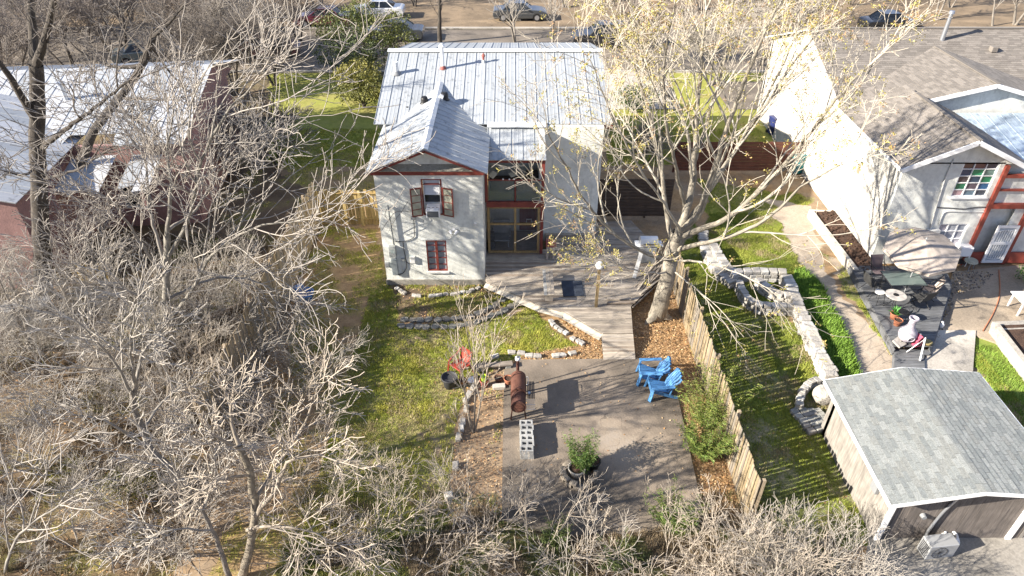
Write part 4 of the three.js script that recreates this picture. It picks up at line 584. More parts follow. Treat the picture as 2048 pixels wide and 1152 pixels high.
// long white planter against the neighbour's wall
{
  const t = thing('raised_planter', 'long white raised planter of soil along the bright stucco wall', 'planter'); const a = G(1622, 418, .4), b = G(1714, 538, .4), x1 = 14.98;
  const q = new MB(); q.bar(V(a.x, .17, a.z), V(b.x, .17, b.z), .16, .42); q.bar(V(a.x + .05, .168, a.z), V(x1, .168, a.z + .1), .16, .41); q.build('planter_wall', mat([.74, .68, .6], .95, { map: stuccoT }), t);
  const s = new MB(); s.poly([V(a.x, .27, a.z), V(b.x, .27, b.z), V(x1, .27, b.z), V(x1, .27, a.z)]); s.build('soil', M.soil, t);
  const c = new MB(); for (let i = 0; i < 120; i++) { const k = rnd(), x = a.x + (b.x - a.x) * k, z = a.z + (b.z - a.z) * k; const xx = rr(x + .2, Math.max(x + .25, x1 - .1)); c.add(new THREE.IcosahedronGeometry(rr(.03, .09), 0), xx, .28, z, rnd() * 3, rnd() * 3); } c.build('clods', M.soil, t).userData.kind = 'stuff';
}
{ const t = thing('corner_planter', 'white masonry planter corner at the right edge of the picture', 'planter'); const a = G(1992, 645, .5), b = G(2070, 745, .5), c = G(2110, 640, .5); const m = new MB(); m.bar(V(a.x, .25, a.z), V(b.x, .25, b.z), .2, .52); m.bar(V(a.x + .1, .248, a.z), V(c.x, .248, c.z), .2, .51); m.build('planter_wall', M.concLight, t); const s = new MB(); s.poly([V(a.x, .36, a.z), V(b.x, .36, b.z), V(c.x, .36, c.z)]); s.build('soil', M.soil, t); }
// ---------- back yard things ----------
const blue = mat([.1, .29, .58], .5, { map: metalT }), redP = mat([.4, .055, .03], .55, { map: noiseT });
function adirondack(label, pos, turn, m) {
  const t = thing('adirondack_chair', label, 'chair', pos, turn);
  for (let i = 0; i < 5; i++) { const b = new MB(), x = (i - 2) * .1; b.bar(V(x, .37, .32), V(x, .25, -.24), .085, .025); b.build('seat_slat', m, t); }
  const apron = new MB(); apron.rbox(0, .33, .345, .54, .12, .03, .01, 0, -.15); apron.build('apron', m, t);
  for (let i = 0; i < 6; i++) { const k = (i - 2.5) / 2.5, b = new MB(), top = .96 - .13 * k * k; b.tube([V(k * .2, .24, -.22), V(k * .235, .55, -.36), V(k * .27, top * .82, -.5), V(k * .26, top, -.58)], .042, 5, 10); const g = b.g[0]; b.build('back_slat', m, t); }
  const br = new MB(); br.bar(V(-.27, .5, -.385), V(.27, .5, -.385), .06, .025); br.bar(V(-.28, .8, -.53), V(.28, .8, -.53), .06, .025); br.build('back_brace', m, t);
  for (const s of [-1, 1]) {
    const a = new MB(); a.add((() => { const g = new RoundedBoxGeometry(.13, .03, .74, 1, .012); return g; })(), s * .345, .575, 0, .1, s * -.06); a.build('arm', m, t);
    const f = new MB(); f.bar(V(s * .33, .56, .3), V(s * .36, 0, .4), .12, .035); f.bar(V(s * .30, .5, .31), V(s * .31, .02, .41), .03, .05); f.build('front_leg', m, t);
    const r = new MB(); r.bar(V(s * .285, .36, .33), V(s * .27, .02, -.55), .03, .11); r.bar(V(s * .3, .55, -.34), V(s * .3, .2, -.26), .05, .03); r.build('rear_leg', m, t);
  }
  return t;
}
adirondack('blue plastic adirondack chair on the slab, the one nearer to the ramp', G(1298, 758, .06), -Math.PI / 2 - .12, blue);
adirondack('blue plastic adirondack chair on the slab edge, nearer to the leafy fence shrub', G(1318, 786, .06), -Math.PI / 2 + .05, blue);
{ // red patio chair
  const t = thing('plastic_chair', 'low red plastic armchair on the lawn left of the rusty smoker', 'chair', G(921, 746), -.75);
  const s = new MB(); s.add(new RoundedBoxGeometry(.52, .04, .5, 1, .015), 0, .38, 0, -.05); s.build('seat', redP, t); const b = new MB(); for (let i = 0; i < 6; i++) b.bar(V(-.2 + i * .08, .38, -.22), V(-.22 + i * .088, .78, -.36), .07, .02); b.bar(V(-.25, .8, -.365), V(.25, .8, -.365), .07, .03); b.build('backrest', redP, t);
  for (const k of [-1, 1]) { const a = new MB(); a.tube([V(k * .27, .78, -.34), V(k * .29, .6, -.15), V(k * .29, .57, .1), V(k * .28, .5, .24)], .04, 6, 14); a.build('arm', redP, t); const l = new MB(); l.bar(V(k * .28, .52, .24), V(k * .31, 0, .3), .06, .05); l.build('leg', redP, t); const l2 = new MB(); l2.bar(V(k * .24, .4, -.22), V(k * .29, 0, -.34), .06, .05); l2.build('leg', redP, t); }
}
{ // rusty barrel smoker
  const rust2 = mat([.18, .075, .05], .75, { metalness: .2, map: noiseT, bumpMap: bumpN, bumpScale: .006 }), rust3 = mat([.13, .055, .04], .8, { metalness: .2, map: noiseT, bumpMap: bumpN, bumpScale: .008 });
  const c = G(1033, 790, .9), t = thing('barrel_smoker', 'rusty brown barrel smoker with stack and side shelf on the slab', 'smoker', [c.x, .06, c.z - .25]); t.scale.setScalar(.8); t.position.x += .06;
  const a = new MB(); a.cyl(0, .95, -.35, .3, .3, 1.0, 28, Math.PI / 2); a.build('barrel', rust2, t); const l = new MB(); l.add(new THREE.CylinderGeometry(.312, .312, .7, 20, 1, true, -.2, 2.2), 0, .95, -.4, Math.PI / 2, 0, 0); l.build('lid', rust3, t);
  const f = new MB(); f.cyl(0, .83, .45, .29, .29, .62, 28, Math.PI / 2); f.build('fire_box', rust3, t); for (const z of [.14, .74]) { const r = new MB(); r.add(new THREE.TorusGeometry(.292, .014, 6, 28), 0, .83, z); r.build('rim', rust3, t); }
  const d = new MB(); d.cyl(0, .83, .77, .2, .2, .02, 20, Math.PI / 2); d.bar(V(-.12, .83, .79), V(.12, .83, .79), .03, .02); d.build('door', rust2, t); const hn = new MB(); hn.tube([V(.3, 1.1, -.6), V(.38, 1.15, -.6), V(.38, 1.15, -.2), V(.3, 1.1, -.2)], .012, 6, 16); hn.build('handle', M.steel, t);
  const k = new MB(); k.cyl(-.02, 1.35, -.95, .065, .065, .9, 14); k.build('stack', rust3, t); const cap = new MB(); cap.lathe([[.06, 0], [.11, .02], [.11, .12], [.06, .14]], -.02, 1.74, -.95, 18); cap.build('stack_cap', M.whiteClean, t);
  const sh = new MB(); for (let i = 0; i < 5; i++) sh.box(.38 + i * .06, .72, -.3, .045, .02, .95); sh.build('side_shelf', M.dark, t); const g = new MB(); for (let i = 0; i < 7; i++) g.rod(V(.34 + i * .045, .68, .2), V(.34 + i * .045, .68, .72), .007, 5); for (const z of [.2, .46, .72]) g.rod(V(.3, .68, z), V(.66, .68, z), .008, 5); g.build('grill_rack', M.steel, t);
  const cr = new MB(); cr.rbox(.42, .79, -.05, .12, .1, .12, .02); cr.build('tool_cup', M.steel, t);
  for (const [x, z] of [[-.22, -.75], [.22, -.75], [-.22, .6], [.22, .6]]) { const q = new MB(); q.bar(V(x, .75, z), V(x * 1.35, 0, z), .05, .05); q.build('leg', rust3, t); }
}
function pot(name, label, px, py, r, h, m, o = {}) {
  const t = thing(name, label, o.cat || 'pot', o.pos || G(px, py, o.y || 0)); const b = new MB(); b.lathe([[0, 0], [r * .72, 0], [r * .95, h * .85], [r * 1.08, h * .86], [r * 1.08, h], [r * .93, h], [r * .88, h * .8], [0, h * .78]], 0, 0, 0, 22); b.build('body', m, t);
  if (o.soil) { const s = new MB(); s.cyl(0, h * .84, 0, r * .85, r * .85, .02, 18); s.build('soil', M.soil, t); }
  if (o.plant) { const l = new MB(); for (let i = 0; i < o.plant; i++) { const a = rnd() * 6.28, L = rr(.2, .4), e = rr(.5, 1.2), d = V(Math.cos(a) * Math.cos(e), Math.sin(e), Math.sin(a) * Math.cos(e)), s = V(-Math.sin(a), 0, Math.cos(a)).multiplyScalar(.03), p = V(0, h * .85, 0), q = p.clone().addScaledVector(d, L * .6), w = p.clone().addScaledVector(d, L).add(V(0, -L * .15, 0)); l.quad(p, q.clone().add(s), w, q.clone().sub(s)); } l.build('foliage', o.leaf || mat([.06, .2, .03], .6), t); }
  if (o.inner) { const s = new MB(); s.lathe(o.inner, 0, h * .6, 0, 16); s.build('inner_pot', o.im, t); }
  return t;
}
pot('bucket', 'large black plastic tub in front of the red chair', 900, 772, .26, .42, M.dark, { cat: 'tub' });
pot('flower_pot', 'small brown clay pot right beside the black tub', 926, 768, .13, .2, mat([.36, .17, .06], .8, { map: noiseT }), { soil: 1 });
pot('bowl', 'white bowl between the pots on the bed edge', 944, 765, .14, .14, M.whiteClean, { cat: 'bowl' });
pot('flower_pot', 'pinkish red pot holding a lime green cup', 969, 771, .15, .26, mat([.42, .14, .11], .75, { map: noiseT }), { inner: [[.08, 0], [.1, .28], [.085, .28], [.07, .1]], im: mat([.42, .62, .03], .5) });
pot('flower_pot', 'orange clay pot leaning on the rusty smoker', 1017, 768, .15, .28, M.terracotta, { soil: 1, y: .0 });
pot('flower_pot', 'brown square looking pot nearest to the smoker legs', 997, 762, .14, .18, mat([.25, .12, .07], .9, { map: noiseT }), { soil: 1 });
{ const p = G(998, 776), t = thing('concrete_block', 'flat pale concrete block lying at the slab corner', 'block', [p.x, 0, p.z], .1); new MB().rbox(0, .06, 0, .42, .14, .2, .015).build('block', M.concLight, t); }
{ const p = G(1005, 738), t = thing('low_bench', 'low grey plank resting on stones behind the pots', 'bench', [p.x - .3, 0, p.z], .12); new MB().rbox(0, .2, 0, 1.3, .06, .22, .01).build('plank', deckM[2], t); for (const s of [-.5, .5]) new MB().rbox(s, .085, 0, .2, .17, .2, .02).build('leg', M.stone[1], t); }
{ // cinder blocks, each one a thing: two layers of six
  const a = G(1055, 900, .2), b = G(1055, 845, .4), sh = new THREE.Shape([[-.195, -.095], [.195, -.095], [.195, .095], [-.195, .095]].map(p => new THREE.Vector2(...p))); for (const s of [-1, 1]) { const h = new THREE.Path(); const x = s * .09; h.moveTo(x - .065, -.06); h.lineTo(x - .065, .06); h.lineTo(x + .065, .06); h.lineTo(x + .065, -.06); h.closePath(); sh.holes.push(h); }
  const g = new THREE.ExtrudeGeometry(sh, { depth: .18, bevelEnabled: true, bevelSize: .004, bevelThickness: .004, bevelSegments: 1 }); g.rotateX(-Math.PI / 2); metreUV(g); const ord = ['first', 'second', 'third', 'fourth', 'fifth', 'sixth'], ms = [0, 1].map(i => mat([[.5, .5, .49], [.42, .42, .41]][i], .95, { map: noiseT, bumpMap: bumpN, bumpScale: .006 }));
  for (let L = 0; L < 2; L++) for (let i = 0; i < 6; i++) { const t = thing('cinder_block', `grey cinder block in the ${L ? 'top' : 'bottom'} layer of the stack, ${ord[i]} from the smoker`, 'cinder block', [a.x - .02 + rr(-.02, .02), .065 + L * .19, -13.15 - .0 - 1.0 + i * .205 + (L ? .01 : 0)], rr(-.04, .04)); t.userData.group = 'cinder blocks stacked on the slab'; const m = new THREE.Mesh(g, ms[rnd() * 2 | 0]); m.name = 'block'; m.castShadow = m.receiveShadow = true; t.add(m); t.position.z = -14.45 + i * .205; }
}
// fire ring of stones with a shrub in a pot
{ const ringM = [mat([.34, .29, .23], .95, { map: noiseT, bumpMap: bumpN, bumpScale: .015 }), mat([.26, .225, .185], .95, { map: noiseT, bumpMap: bumpN, bumpScale: .015 })], c = G(1158, 950, .06), t = thing('stone_ring', 'ring of rough stones on the slab around a shrub', 'fire ring', [c.x, .06, c.z]); for (let k = 0; k < 2; k++) for (let i = 0; i < 11; i++) { const an = (i + k * .5) / 11 * 6.283; if (k && (i > 5 || i === 2)) continue; const m = new THREE.Mesh(rockGeo(rr(.2, .3), rr(.08, .13), rr(.13, .19)), ringM[rnd() * 2 | 0]); m.name = 'stone'; m.position.set(Math.cos(an) * .47, .06 + k * .12, Math.sin(an) * .47); m.rotation.y = -an + Math.PI / 2 + rr(-.1, .1); m.castShadow = m.receiveShadow = true; t.add(m); }
  pot('plant_pot', 'pale pot set inside the stone ring on the slab', 0, 0, .24, .34, M.concLight, { pos: [c.x - .08, .06, c.z], soil: 1 }); pot('plant_pot', 'black nursery pot standing behind the stone ring', 0, 0, .2, .34, M.black, { pos: [c.x + .42, .06, c.z - .25], soil: 1 }); }
// deck things
{ const p = G(1101, 517, .4), t = thing('planter_box', 'faded red wooden box on legs at the porch post', 'planter', p); const b = new MB(); b.rbox(0, .72, -.05, .42, .2, .32, .01); b.build('box', M.redWorn, t); for (const [x, z] of [[-.14, .05], [.12, .05], [-.14, -.16], [.12, -.16]]) { const l = new MB(); l.box(x, .31, z, .08, .62, .08); l.build('leg', mat([.5, .44, .38], .8, { map: grainV }), t); } }
{ const p = G(1098, 604, .4), t = thing('plank_bench', 'long grey bench of weathered planks standing on the deck beside the mat', 'bench', p); const gm = mat([.46, .45, .42], .85, { map: grainV }); for (let i = 0; i < 3; i++) { const b = new MB(); b.rbox(-.14 + i * .135, .42, -.7, .125, .035, 1.65, .006); b.build('plank', [gm, deckM[3], deckM[1]][i], t); } for (const z of [-1.35, -.1]) { const l = new MB(); l.box(0, .2, z, .3, .4, .1); l.build('leg', deckM[1], t); } }
{ const p = G(1145, 577, .4), t = thing('door_mat', 'dark blue grey mat lying on the wooden deck', 'mat', p, .02); new MB().rbox(0, .012, 0, .82, .02, 1.02, .006).build('mat', mat([.055, .07, .1], .95, { map: noiseT }), t); }
{ const p = G(1192, 613, .38), t = thing('lamp_post', 'wooden post with a white globe lamp standing on the deck', 'lamp post', p); new MB().box(0, .85, 0, .1, 1.7, .1).build('post', mat([.36, .26, .13], .8, { map: grainV }), t); const b = new MB(); b.cyl(0, 1.72, 0, .06, .07, .06, 14); b.build('fitting', M.dark, t); const g = new MB(); g.add(new THREE.SphereGeometry(.155, 24, 16), 0, 1.86, 0); g.build('globe', mat([.85, .85, .82], .25), t); const w = new MB(); w.tube([V(.0, 1.7, 0), V(-.2, 1.1, .1), V(-.6, .35, .2), V(-1.1, .02, .1)], .008, 5, 30); w.build('cable', M.cable, t); }
{ const p = G(1292, 520, .4), t = thing('gas_grill', 'grey gas grill with a lid on the far end of the deck', 'grill', [p.x, .4, p.z]); const b = new MB(); b.rbox(0, .38, 0, .66, .72, .5, .02); b.build('cabinet', M.grey, t); const l = new MB(); l.add(new THREE.CylinderGeometry(.28, .28, .7, 18, 1, false, 0, Math.PI), 0, .84, 0, 0, 0, Math.PI / 2); l.build('lid', M.steel, t); const s = new MB(); s.rbox(.02, .79, 0, 1.1, .04, .45, .01); s.build('shelf', M.whiteClean, t); const h = new MB(); h.rod(V(-.25, .95, .3), V(.25, .95, .3), .015, 6); h.build('handle', M.black, t); }
{ const p = G(1268, 556, .4), t = thing('leaning_board', 'long white board leaning up at the right edge of the deck', 'board', p); new MB().bar(V(0, 0, 0), V(.28, .95, -.5), .14, .04).build('board', M.white, t); }
{ const p = G(1237, 606, .4), t = thing('plank_step', 'two weathered boards lying on the deck near the tree', 'boards', p); new MB().rbox(.1, .03, 0, 1.05, .05, .14, .006, .04).build('board', deckM[5], t); new MB().rbox(.05, .025, -.24, .9, .04, .13, .006, -.03).build('board', deckM[1], t); }
{ const p = G(1300, 585), t = thing('lumber_pile', 'pile of old grey lumber leaning on the deck beside the tree trunk', 'lumber', p); for (let i = 0; i < 16; i++) { const b = new MB(); b.bar(V(rr(-.9, -.5), rr(.15, .4), rr(.2, .7)), V(rr(.2, .8), rr(.45, .95), rr(-.9, -.4)), rr(.06, .13), .03, rnd() * 3); b.build('plank', deckM[rnd() * 6 | 0], t); } }
{ const p = G(614, 606), t = thing('blue_tub', 'bright blue plastic barrow tub standing by the left fence', 'tub', [p.x, 0, p.z], .5); const b = new MB(); b.lathe([[0, .1], [.2, .1], [.32, .48], [.35, .48], [.35, .52], [.29, .52], [.18, .16], [0, .16]], 0, 0, 0, 20); b.build('tub', mat([.02, .17, .5], .45), t); const c = new MB(); c.rbox(-.15, .5, -.3, .4, .35, .32, .06, .3); c.build('lid', mat([.02, .17, .5], .45), t); const w = new MB(); w.cyl(.1, .1, .2, .1, .1, .06, 14, 1.57); w.build('wheel', M.black, t); }
// ---------- neighbour's deck and furniture ----------
function planks(t, px, h, pw, ms, th = .03) {
  const out = gp(px, h), span = (z) => { const xs = []; for (let i = 0, j = out.length - 1; i < out.length; j = i++) { const [xi, zi] = out[i], [xj, zj] = out[j]; if ((zi > z) !== (zj > z)) xs.push(xi + (z - zi) / (zj - zi) * (xj - xi)); } xs.sort((a, b) => a - b); return xs.length > 1 ? [xs[0], xs[xs.length - 1]] : null; };
  const z0 = Math.min(...out.map(p => p[1])), z1 = Math.max(...out.map(p => p[1])); for (let z = z0 + .01; z < z1 - .04; z += pw) { const a = span(z + .003), b = span(z + pw - .004); if (!a || !b) continue; const y = h + rr(-.002, .002), m = new MB(); m.slab([V(b[0], y, z + pw - .009), V(b[1], y, z + pw - .009), V(a[1], y, z + .004), V(a[0], y, z + .004)], th, V(0, 1, 0)); m.build('plank', ms[rnd() * ms.length | 0], t); }
  const sk = new MB(); for (let i = 0, j = out.length - 1; i < out.length; j = i++) sk.bar(V(out[j][0], h / 2 - .02, out[j][1]), V(out[i][0], h / 2 - .02, out[i][1]), .03, h - .05); sk.build('skirt', ms[0], t); return out;
}
{ const t = thing('grey_deck', 'dark grey painted plank deck of the neighbour under the beige umbrella', 'deck'); planks(t, [[1700, 531], [1889, 533], [1904, 567], [1864, 697], [1790, 697]], .32, .14, greyDeckM); const s = thing('grey_step', 'lower grey plank step between the neighbour deck and the shed', 'step'); planks(s, [[1790, 699], [1848, 699], [1850, 740], [1788, 740]], .16, .14, greyDeckM); }
const DK = .32;
{ const p = G(1847, 562, DK), t = thing('patio_umbrella', 'open beige patio umbrella over the neighbour glass table', 'umbrella', [15.2, DK, -21.3]); const R0 = 1.32, top = 2.35, n = 8, cloth = mat([.5, .43, .37], .9, { map: noiseT });
  const tilt = new THREE.Group(); const q = new THREE.Quaternion().setFromEuler(new THREE.Euler(.16, 0, .1)), A = V(0, top, 0), pt = (i, k) => V(Math.cos(i / n * 6.283 + .2) * R0 * k, -.46 * k, Math.sin(i / n * 6.283 + .2) * R0 * k).applyQuaternion(q).add(A);
  for (let i = 0; i < n; i++) { const b = new MB(), K = [0.001, .35, .7, 1]; for (let j = 0; j < 3; j++) { const mid = (k) => pt(i + .5, k * .924).add(V(0, -.012 * Math.sin(k * 3.1), 0)); b.quad(pt(i, K[j]), pt(i, K[j + 1]), mid(K[j + 1]), mid(K[j])); b.quad(mid(K[j]), mid(K[j + 1]), pt(i + 1, K[j + 1]), pt(i + 1, K[j])); } b.quad(pt(i, 1), pt(i, 1).add(V(0, -.1, 0)), pt(i + 1, 1).add(V(0, -.1, 0)), pt(i + 1, 1)); b.build('canopy_panel', cloth, t); const r = new MB(); r.rod(A.clone().add(V(0, -.06, 0)), pt(i, .98).add(V(0, -.03, 0)), .01, 5); r.build('rib', M.grey, t); }
  new MB().rod(V(0, 0, 0), A.clone().add(V(0, .08, 0)), .022, 10).build('pole', M.grey, t); const fn = new MB(); fn.add(new THREE.SphereGeometry(.04, 10, 8), A.x, A.y + .1, A.z); fn.build('finial', M.grey, t); }
{ const p = G(1808, 556, DK + .72), t = thing('glass_table', 'glass topped patio table under the beige umbrella', 'table', [p.x, DK, p.z]); const g = new MB(); g.rbox(0, .71, 0, 1.35, .016, .95, .006); g.build('glass_top', mat([.13, .17, .16], .08), t); const f = new MB(); for (const [a, b] of [[[-.68, -.48], [.68, -.48]], [[.68, -.48], [.68, .48]], [[.68, .48], [-.68, .48]], [[-.68, .48], [-.68, -.48]]]) f.rod(V(a[0], .7, a[1]), V(b[0], .7, b[1]), .018, 6); f.build('rim', M.dark, t); for (const [x, z] of [[-.6, -.4], [.6, -.4], [-.6, .4], [.6, .4]]) new MB().rod(V(x, .7, z), V(x * .9, 0, z * .9), .018, 6).build('leg', M.dark, t); 
  const c = [p.x, p.z]; const sling = (label, x, z, turn, m) => { const s = thing('sling_chair', label, 'chair', [x, DK, z], turn); const a = new MB(); a.slab([V(-.25, .42, .24), V(.25, .42, .24), V(.25, .4, -.2), V(-.25, .4, -.2)], .015, V(0, 1, 0)); a.build('seat', m, s); const b = new MB(); b.slab([V(-.25, .42, -.21), V(.25, .42, -.21), V(.25, .92, -.38), V(-.25, .92, -.38)], .015, V(0, .3, 1).normalize()); b.build('backrest', m, s); for (const k of [-1, 1]) { const l = new MB(); l.rod(V(k * .27, .92, -.39), V(k * .27, .0, .25), .014, 6); l.build('leg', M.black, s); const l2 = new MB(); l2.rod(V(k * .27, .44, .26), V(k * .27, 0, -.3), .014, 6); l2.build('leg', M.black, s); const ar = new MB(); ar.rod(V(k * .28, .62, -.29), V(k * .28, .62, .22), .016, 6); ar.build('arm', M.black, s); } return s; };
  const slM = mat([.05, .05, .05], .8); sling('dark sling chair at the left end of the glass table', c[0] - 1.05, c[1] - .1, Math.PI / 2 + .2, slM); sling('dark sling chair pulled out in front of the glass table', c[0] + .35, c[1] + .85, Math.PI + .3, slM); sling('pale beige folding chair at the right front corner of the glass table', c[0] + .95, c[1] + .2, -Math.PI / 2 - .4, mat([.55, .46, .4], .9)); sling('purplish brown sling chair behind the glass table', c[0] - .45, c[1] - .95, .1, mat([.17, .13, .14], .85)); }
{ const p = G(1792, 590, DK + .7), t = thing('bistro_table', 'small round white mosaic table with black centre on the grey deck', 'table', [p.x, DK, p.z]); const g = new MB(); g.cyl(0, .7, 0, .36, .36, .025, 32); g.build('top', mat([.62, .58, .53], .6, { map: noiseT }), t); const ic = new MB(); ic.cyl(0, .717, 0, .1, .1, .01, 14); ic.build('inlay', M.black, t); for (let i = 0; i < 3; i++) { const a = i * 2.09; new MB().tube([V(Math.cos(a) * .3, .68, Math.sin(a) * .3), V(Math.cos(a) * .08, .35, Math.sin(a) * .08), V(Math.cos(a) * .3, 0, Math.sin(a) * .3)], .012, 5, 12).build('leg', M.black, t); }
  const wire = (label, x, z, turn, pad) => { const s = thing('wire_chair', label, 'chair', [x, DK, z], turn); const a = new MB(); a.add(new THREE.TorusGeometry(.19, .01, 5, 24), 0, .45, 0, Math.PI / 2); for (let i = 0; i < 8; i++) { const q = -.16 + i * .045, w = Math.sqrt(.19 * .19 - q * q); a.rod(V(-w, .45, q), V(w, .45, q), .004, 4); } a.build('seat', M.black, s); if (pad) new MB().cyl(0, .47, 0, .18, .18, .03, 20).build('seat_pad', pad, s); const b = new MB(); b.tube([V(-.17, .45, -.1), V(-.17, .8, -.2), V(0, .92, -.24), V(.17, .8, -.2), V(.17, .45, -.1)], .01, 5, 24); b.tube([V(-.1, .46, -.14), V(-.07, .75, -.2), V(0, .8, -.22), V(.07, .75, -.2), V(.1, .46, -.14)], .007, 5, 20); b.build('backrest', M.black, s); for (const [lx, lz] of [[-.14, .13], [.14, .13], [-.14, -.13], [.14, -.13]]) new MB().rod(V(lx, .45, lz), V(lx * 1.4, 0, lz * 1.4), .009, 5).build('leg', M.black, s); };
  wire('black wire chair behind the round mosaic table', p.x - .3, p.z - .5, .4, M.white); wire('black wire chair with dark pad in front of the round mosaic table', p.x + .05, p.z + .72, Math.PI - .3, M.black); }
pot('flower_pot', 'terracotta pot with a bright green leafy plant on the grey deck', 1786, 637, .15, .26, M.terracotta, { y: DK, soil: 1, plant: 60 });
pot('flower_pot', 'bare terracotta pot with soil just left of the chiminea', 1793, 650, .15, .25, M.terracotta, { y: DK, soil: 1 });
{ const p = G(1808, 684, DK), t = thing('chiminea', 'pale lilac clay chiminea with a tall neck on the grey deck', 'chiminea', [p.x, DK, p.z]); t.scale.setScalar(.85); const m = mat([.5, .46, .54], .75, { map: stuccoT }); new MB().lathe([[0, .1], [.16, .1], [.3, .25], [.36, .45], [.32, .62], [.2, .76], [.14, .9], [.125, 1.15], [.15, 1.2], [.19, 1.22], [.19, 1.28], [.14, 1.28], [.1, 1.1], [.1, .9], [0, .85]], 0, 0, 0, 28).build('body', m, t); const a = new MB(); a.add(new THREE.TorusGeometry(.13, .03, 8, 20), 0, .42, .34, .2); a.build('mouth_rim', m, t); const k = new MB(); k.cyl(0, .42, .335, .12, .12, .02, 18, Math.PI / 2 + .2); k.build('mouth', M.black, t); for (let i = 0; i < 3; i++) { const an = i * 2.09 + .5; new MB().bar(V(Math.cos(an) * .2, .18, Math.sin(an) * .2), V(Math.cos(an) * .28, 0, Math.sin(an) * .28), .03, .03).build('leg', M.black, t); } }
{ const p = G(1832, 690, DK), t = thing('garden_lantern', 'small pink red house shaped lantern beside the chiminea', 'lantern', [p.x, DK, p.z], .3); const m = mat([.42, .06, .11], .6); new MB().rbox(0, .14, 0, .26, .28, .2, .01).build('body', m, t); for (const s of [-1, 1]) { const b = new MB(); b.slab([V(0, .46, -.13), V(0, .46, .13), V(s * .18, .26, .13), V(s * .18, .26, -.13)], .02); b.build('roof_side', m, t); } const d = new MB(); d.rbox(0, .13, .102, .1, .14, .01, .004); d.build('door', M.dark, t); const rg = new MB(); rg.add(new THREE.TorusGeometry(.03, .007, 5, 14), 0, .49, 0); rg.build('ring', M.steel, t); }
{ const p = G(1797, 688, DK), t = thing('slate_slab', 'flat tan stone slab leaning at the deck corner', 'stone', [p.x, DK, p.z], .5); const m = new THREE.Mesh(rockGeo(.4, .06, .36), M.lime[1]); m.name = 'stone'; m.rotation.x = .25; m.position.y = .08; t.add(m); }
{ const p = G(1854, 688, DK), t = thing('small_pot', 'tiny yellowish dish of plants at the lower right deck corner', 'pot', [p.x, DK, p.z]); new MB().lathe([[0, 0], [.12, 0], [.17, .1], [.14, .1], [0, .07]], 0, 0, 0, 18).build('dish', mat([.4, .32, .14], .8, { map: noiseT }), t); }
{ const p = G(1838, 702, .16), t = thing('folded_stand', 'white folding metal stand lying on the grey step', 'stand', [p.x, .17, p.z]); new MB().bar(V(.05, .55, -.05), V(-.25, .03, .55), .045, .045).build('long_leg', M.whiteClean, t); new MB().bar(V(.05, .5, -.05), V(-.5, .03, .1), .025, .025).build('side_leg', M.whiteClean, t); new MB().bar(V(.06, .6, -.05), V(.12, .02, -.1), .03, .03).build('back_leg', M.dark, t); }
{ const p = G(1921, 528, .05), t = thing('white_appliance', 'white metal cabinet on a stand beside the white screen door', 'cabinet', [p.x - .15, .05, p.z]); new MB().rbox(0, .72, 0, .5, .42, .45, .02).build('cabinet', M.whiteClean, t); for (const [x, z] of [[-.22, -.2], [.22, -.2], [-.22, .2], [.22, .2]]) new MB().box(x, .26, z, .03, .52, .03).build('leg', M.whiteClean, t); new MB().box(0, .15, 0, .46, .02, .42).build('shelf', M.dark, t); }
{ const p = G(1930, 532, .05), t = thing('round_stool', 'pale round stool on the patio below the white cabinet', 'stool', [p.x, .05, p.z + .2]); new MB().cyl(0, .4, 0, .26, .24, .06, 24).build('seat', mat([.55, .55, .44], .7, { map: noiseT }), t); for (let i = 0; i < 3; i++) { const a = i * 2.09; new MB().rod(V(Math.cos(a) * .18, .38, Math.sin(a) * .18), V(Math.cos(a) * .22, 0, Math.sin(a) * .22), .02, 6).build('leg', M.grey, t); } }
{ const p = G(1772, 520, .3), t = thing('easel_stand', 'grey folding stand by the white wall left of the umbrella', 'stand', [p.x, .3, p.z]); for (const [a, b] of [[V(-.3, 0, .2), V(0, 1.3, 0)], [V(.3, 0, .2), V(0, 1.3, 0)], [V(0, 0, -.3), V(0, 1.3, 0)]]) new MB().rod(a, b, .02, 6).build('leg', M.steel, t); new MB().rbox(0, .65, .1, .6, .5, .04, .01, 0, -.15).build('panel', mat([.3, .36, .38], .4), t); }
{ const p = G(2030, 607, .4), t = thing('white_table', 'white topped table at the right edge of the patio', 'table', [p.x + .55, .05, p.z]); new MB().rbox(0, .62, 0, 1.2, .05, .8, .015).build('top', M.whiteClean, t); for (const [x, z] of [[-.5, -.3], [.5, -.3], [-.5, .3], [.5, .3]]) new MB().box(x, .3, z, .05, .6, .05).build('leg', M.whiteClean, t); }
{ const t = thing('garden_hose', 'orange brown hose lying across the patio', 'hose'), Q = (x, y) => G(x, y, .07); new MB().tube([Q(1998, 540), Q(2000, 575), Q(1997, 600), Q(1985, 630), Q(1966, 662)], .022, 6, 40).build('hose', mat([.4, .16, .08], .6), t); }
{ const p = G(1908, 650, .1), t = thing('white_jug', 'small white jug lying beside the grey deck edge', 'jug', G(1881, 654, .05)); new MB().lathe([[0, 0], [.09, 0], [.1, .14], [.04, .2], [.04, .25], [0, .25]], 0, 0, 0, 16).build('body', M.whiteClean, t); }
{ // drainage gravel between deck and patio
  const pts = []; const P = gp([[1905, 540], [1990, 545], [1960, 575], [1912, 590], [1880, 680], [1866, 680], [1906, 570]], .05), pal = [[.3, .22, .12], [.2, .17, .15], [.42, .36, .28], [.1, .09, .09]]; for (let i = 0; i < 9000; i++) { const x = rr(12, 20), z = rr(-23.6, -15); if (inPoly(x, z, P)) { const c = pal[rnd() * 4 | 0]; pts.push([x, .06, z, rr(.5, 1.3), c, rnd(), rnd() * 6, rnd()]); } } scatter('gravel', new THREE.IcosahedronGeometry(.03, 0), mat([1, 1, 1], .9), pts, 'brown gravel and leaves between grey deck and patio', 'gravel'); }
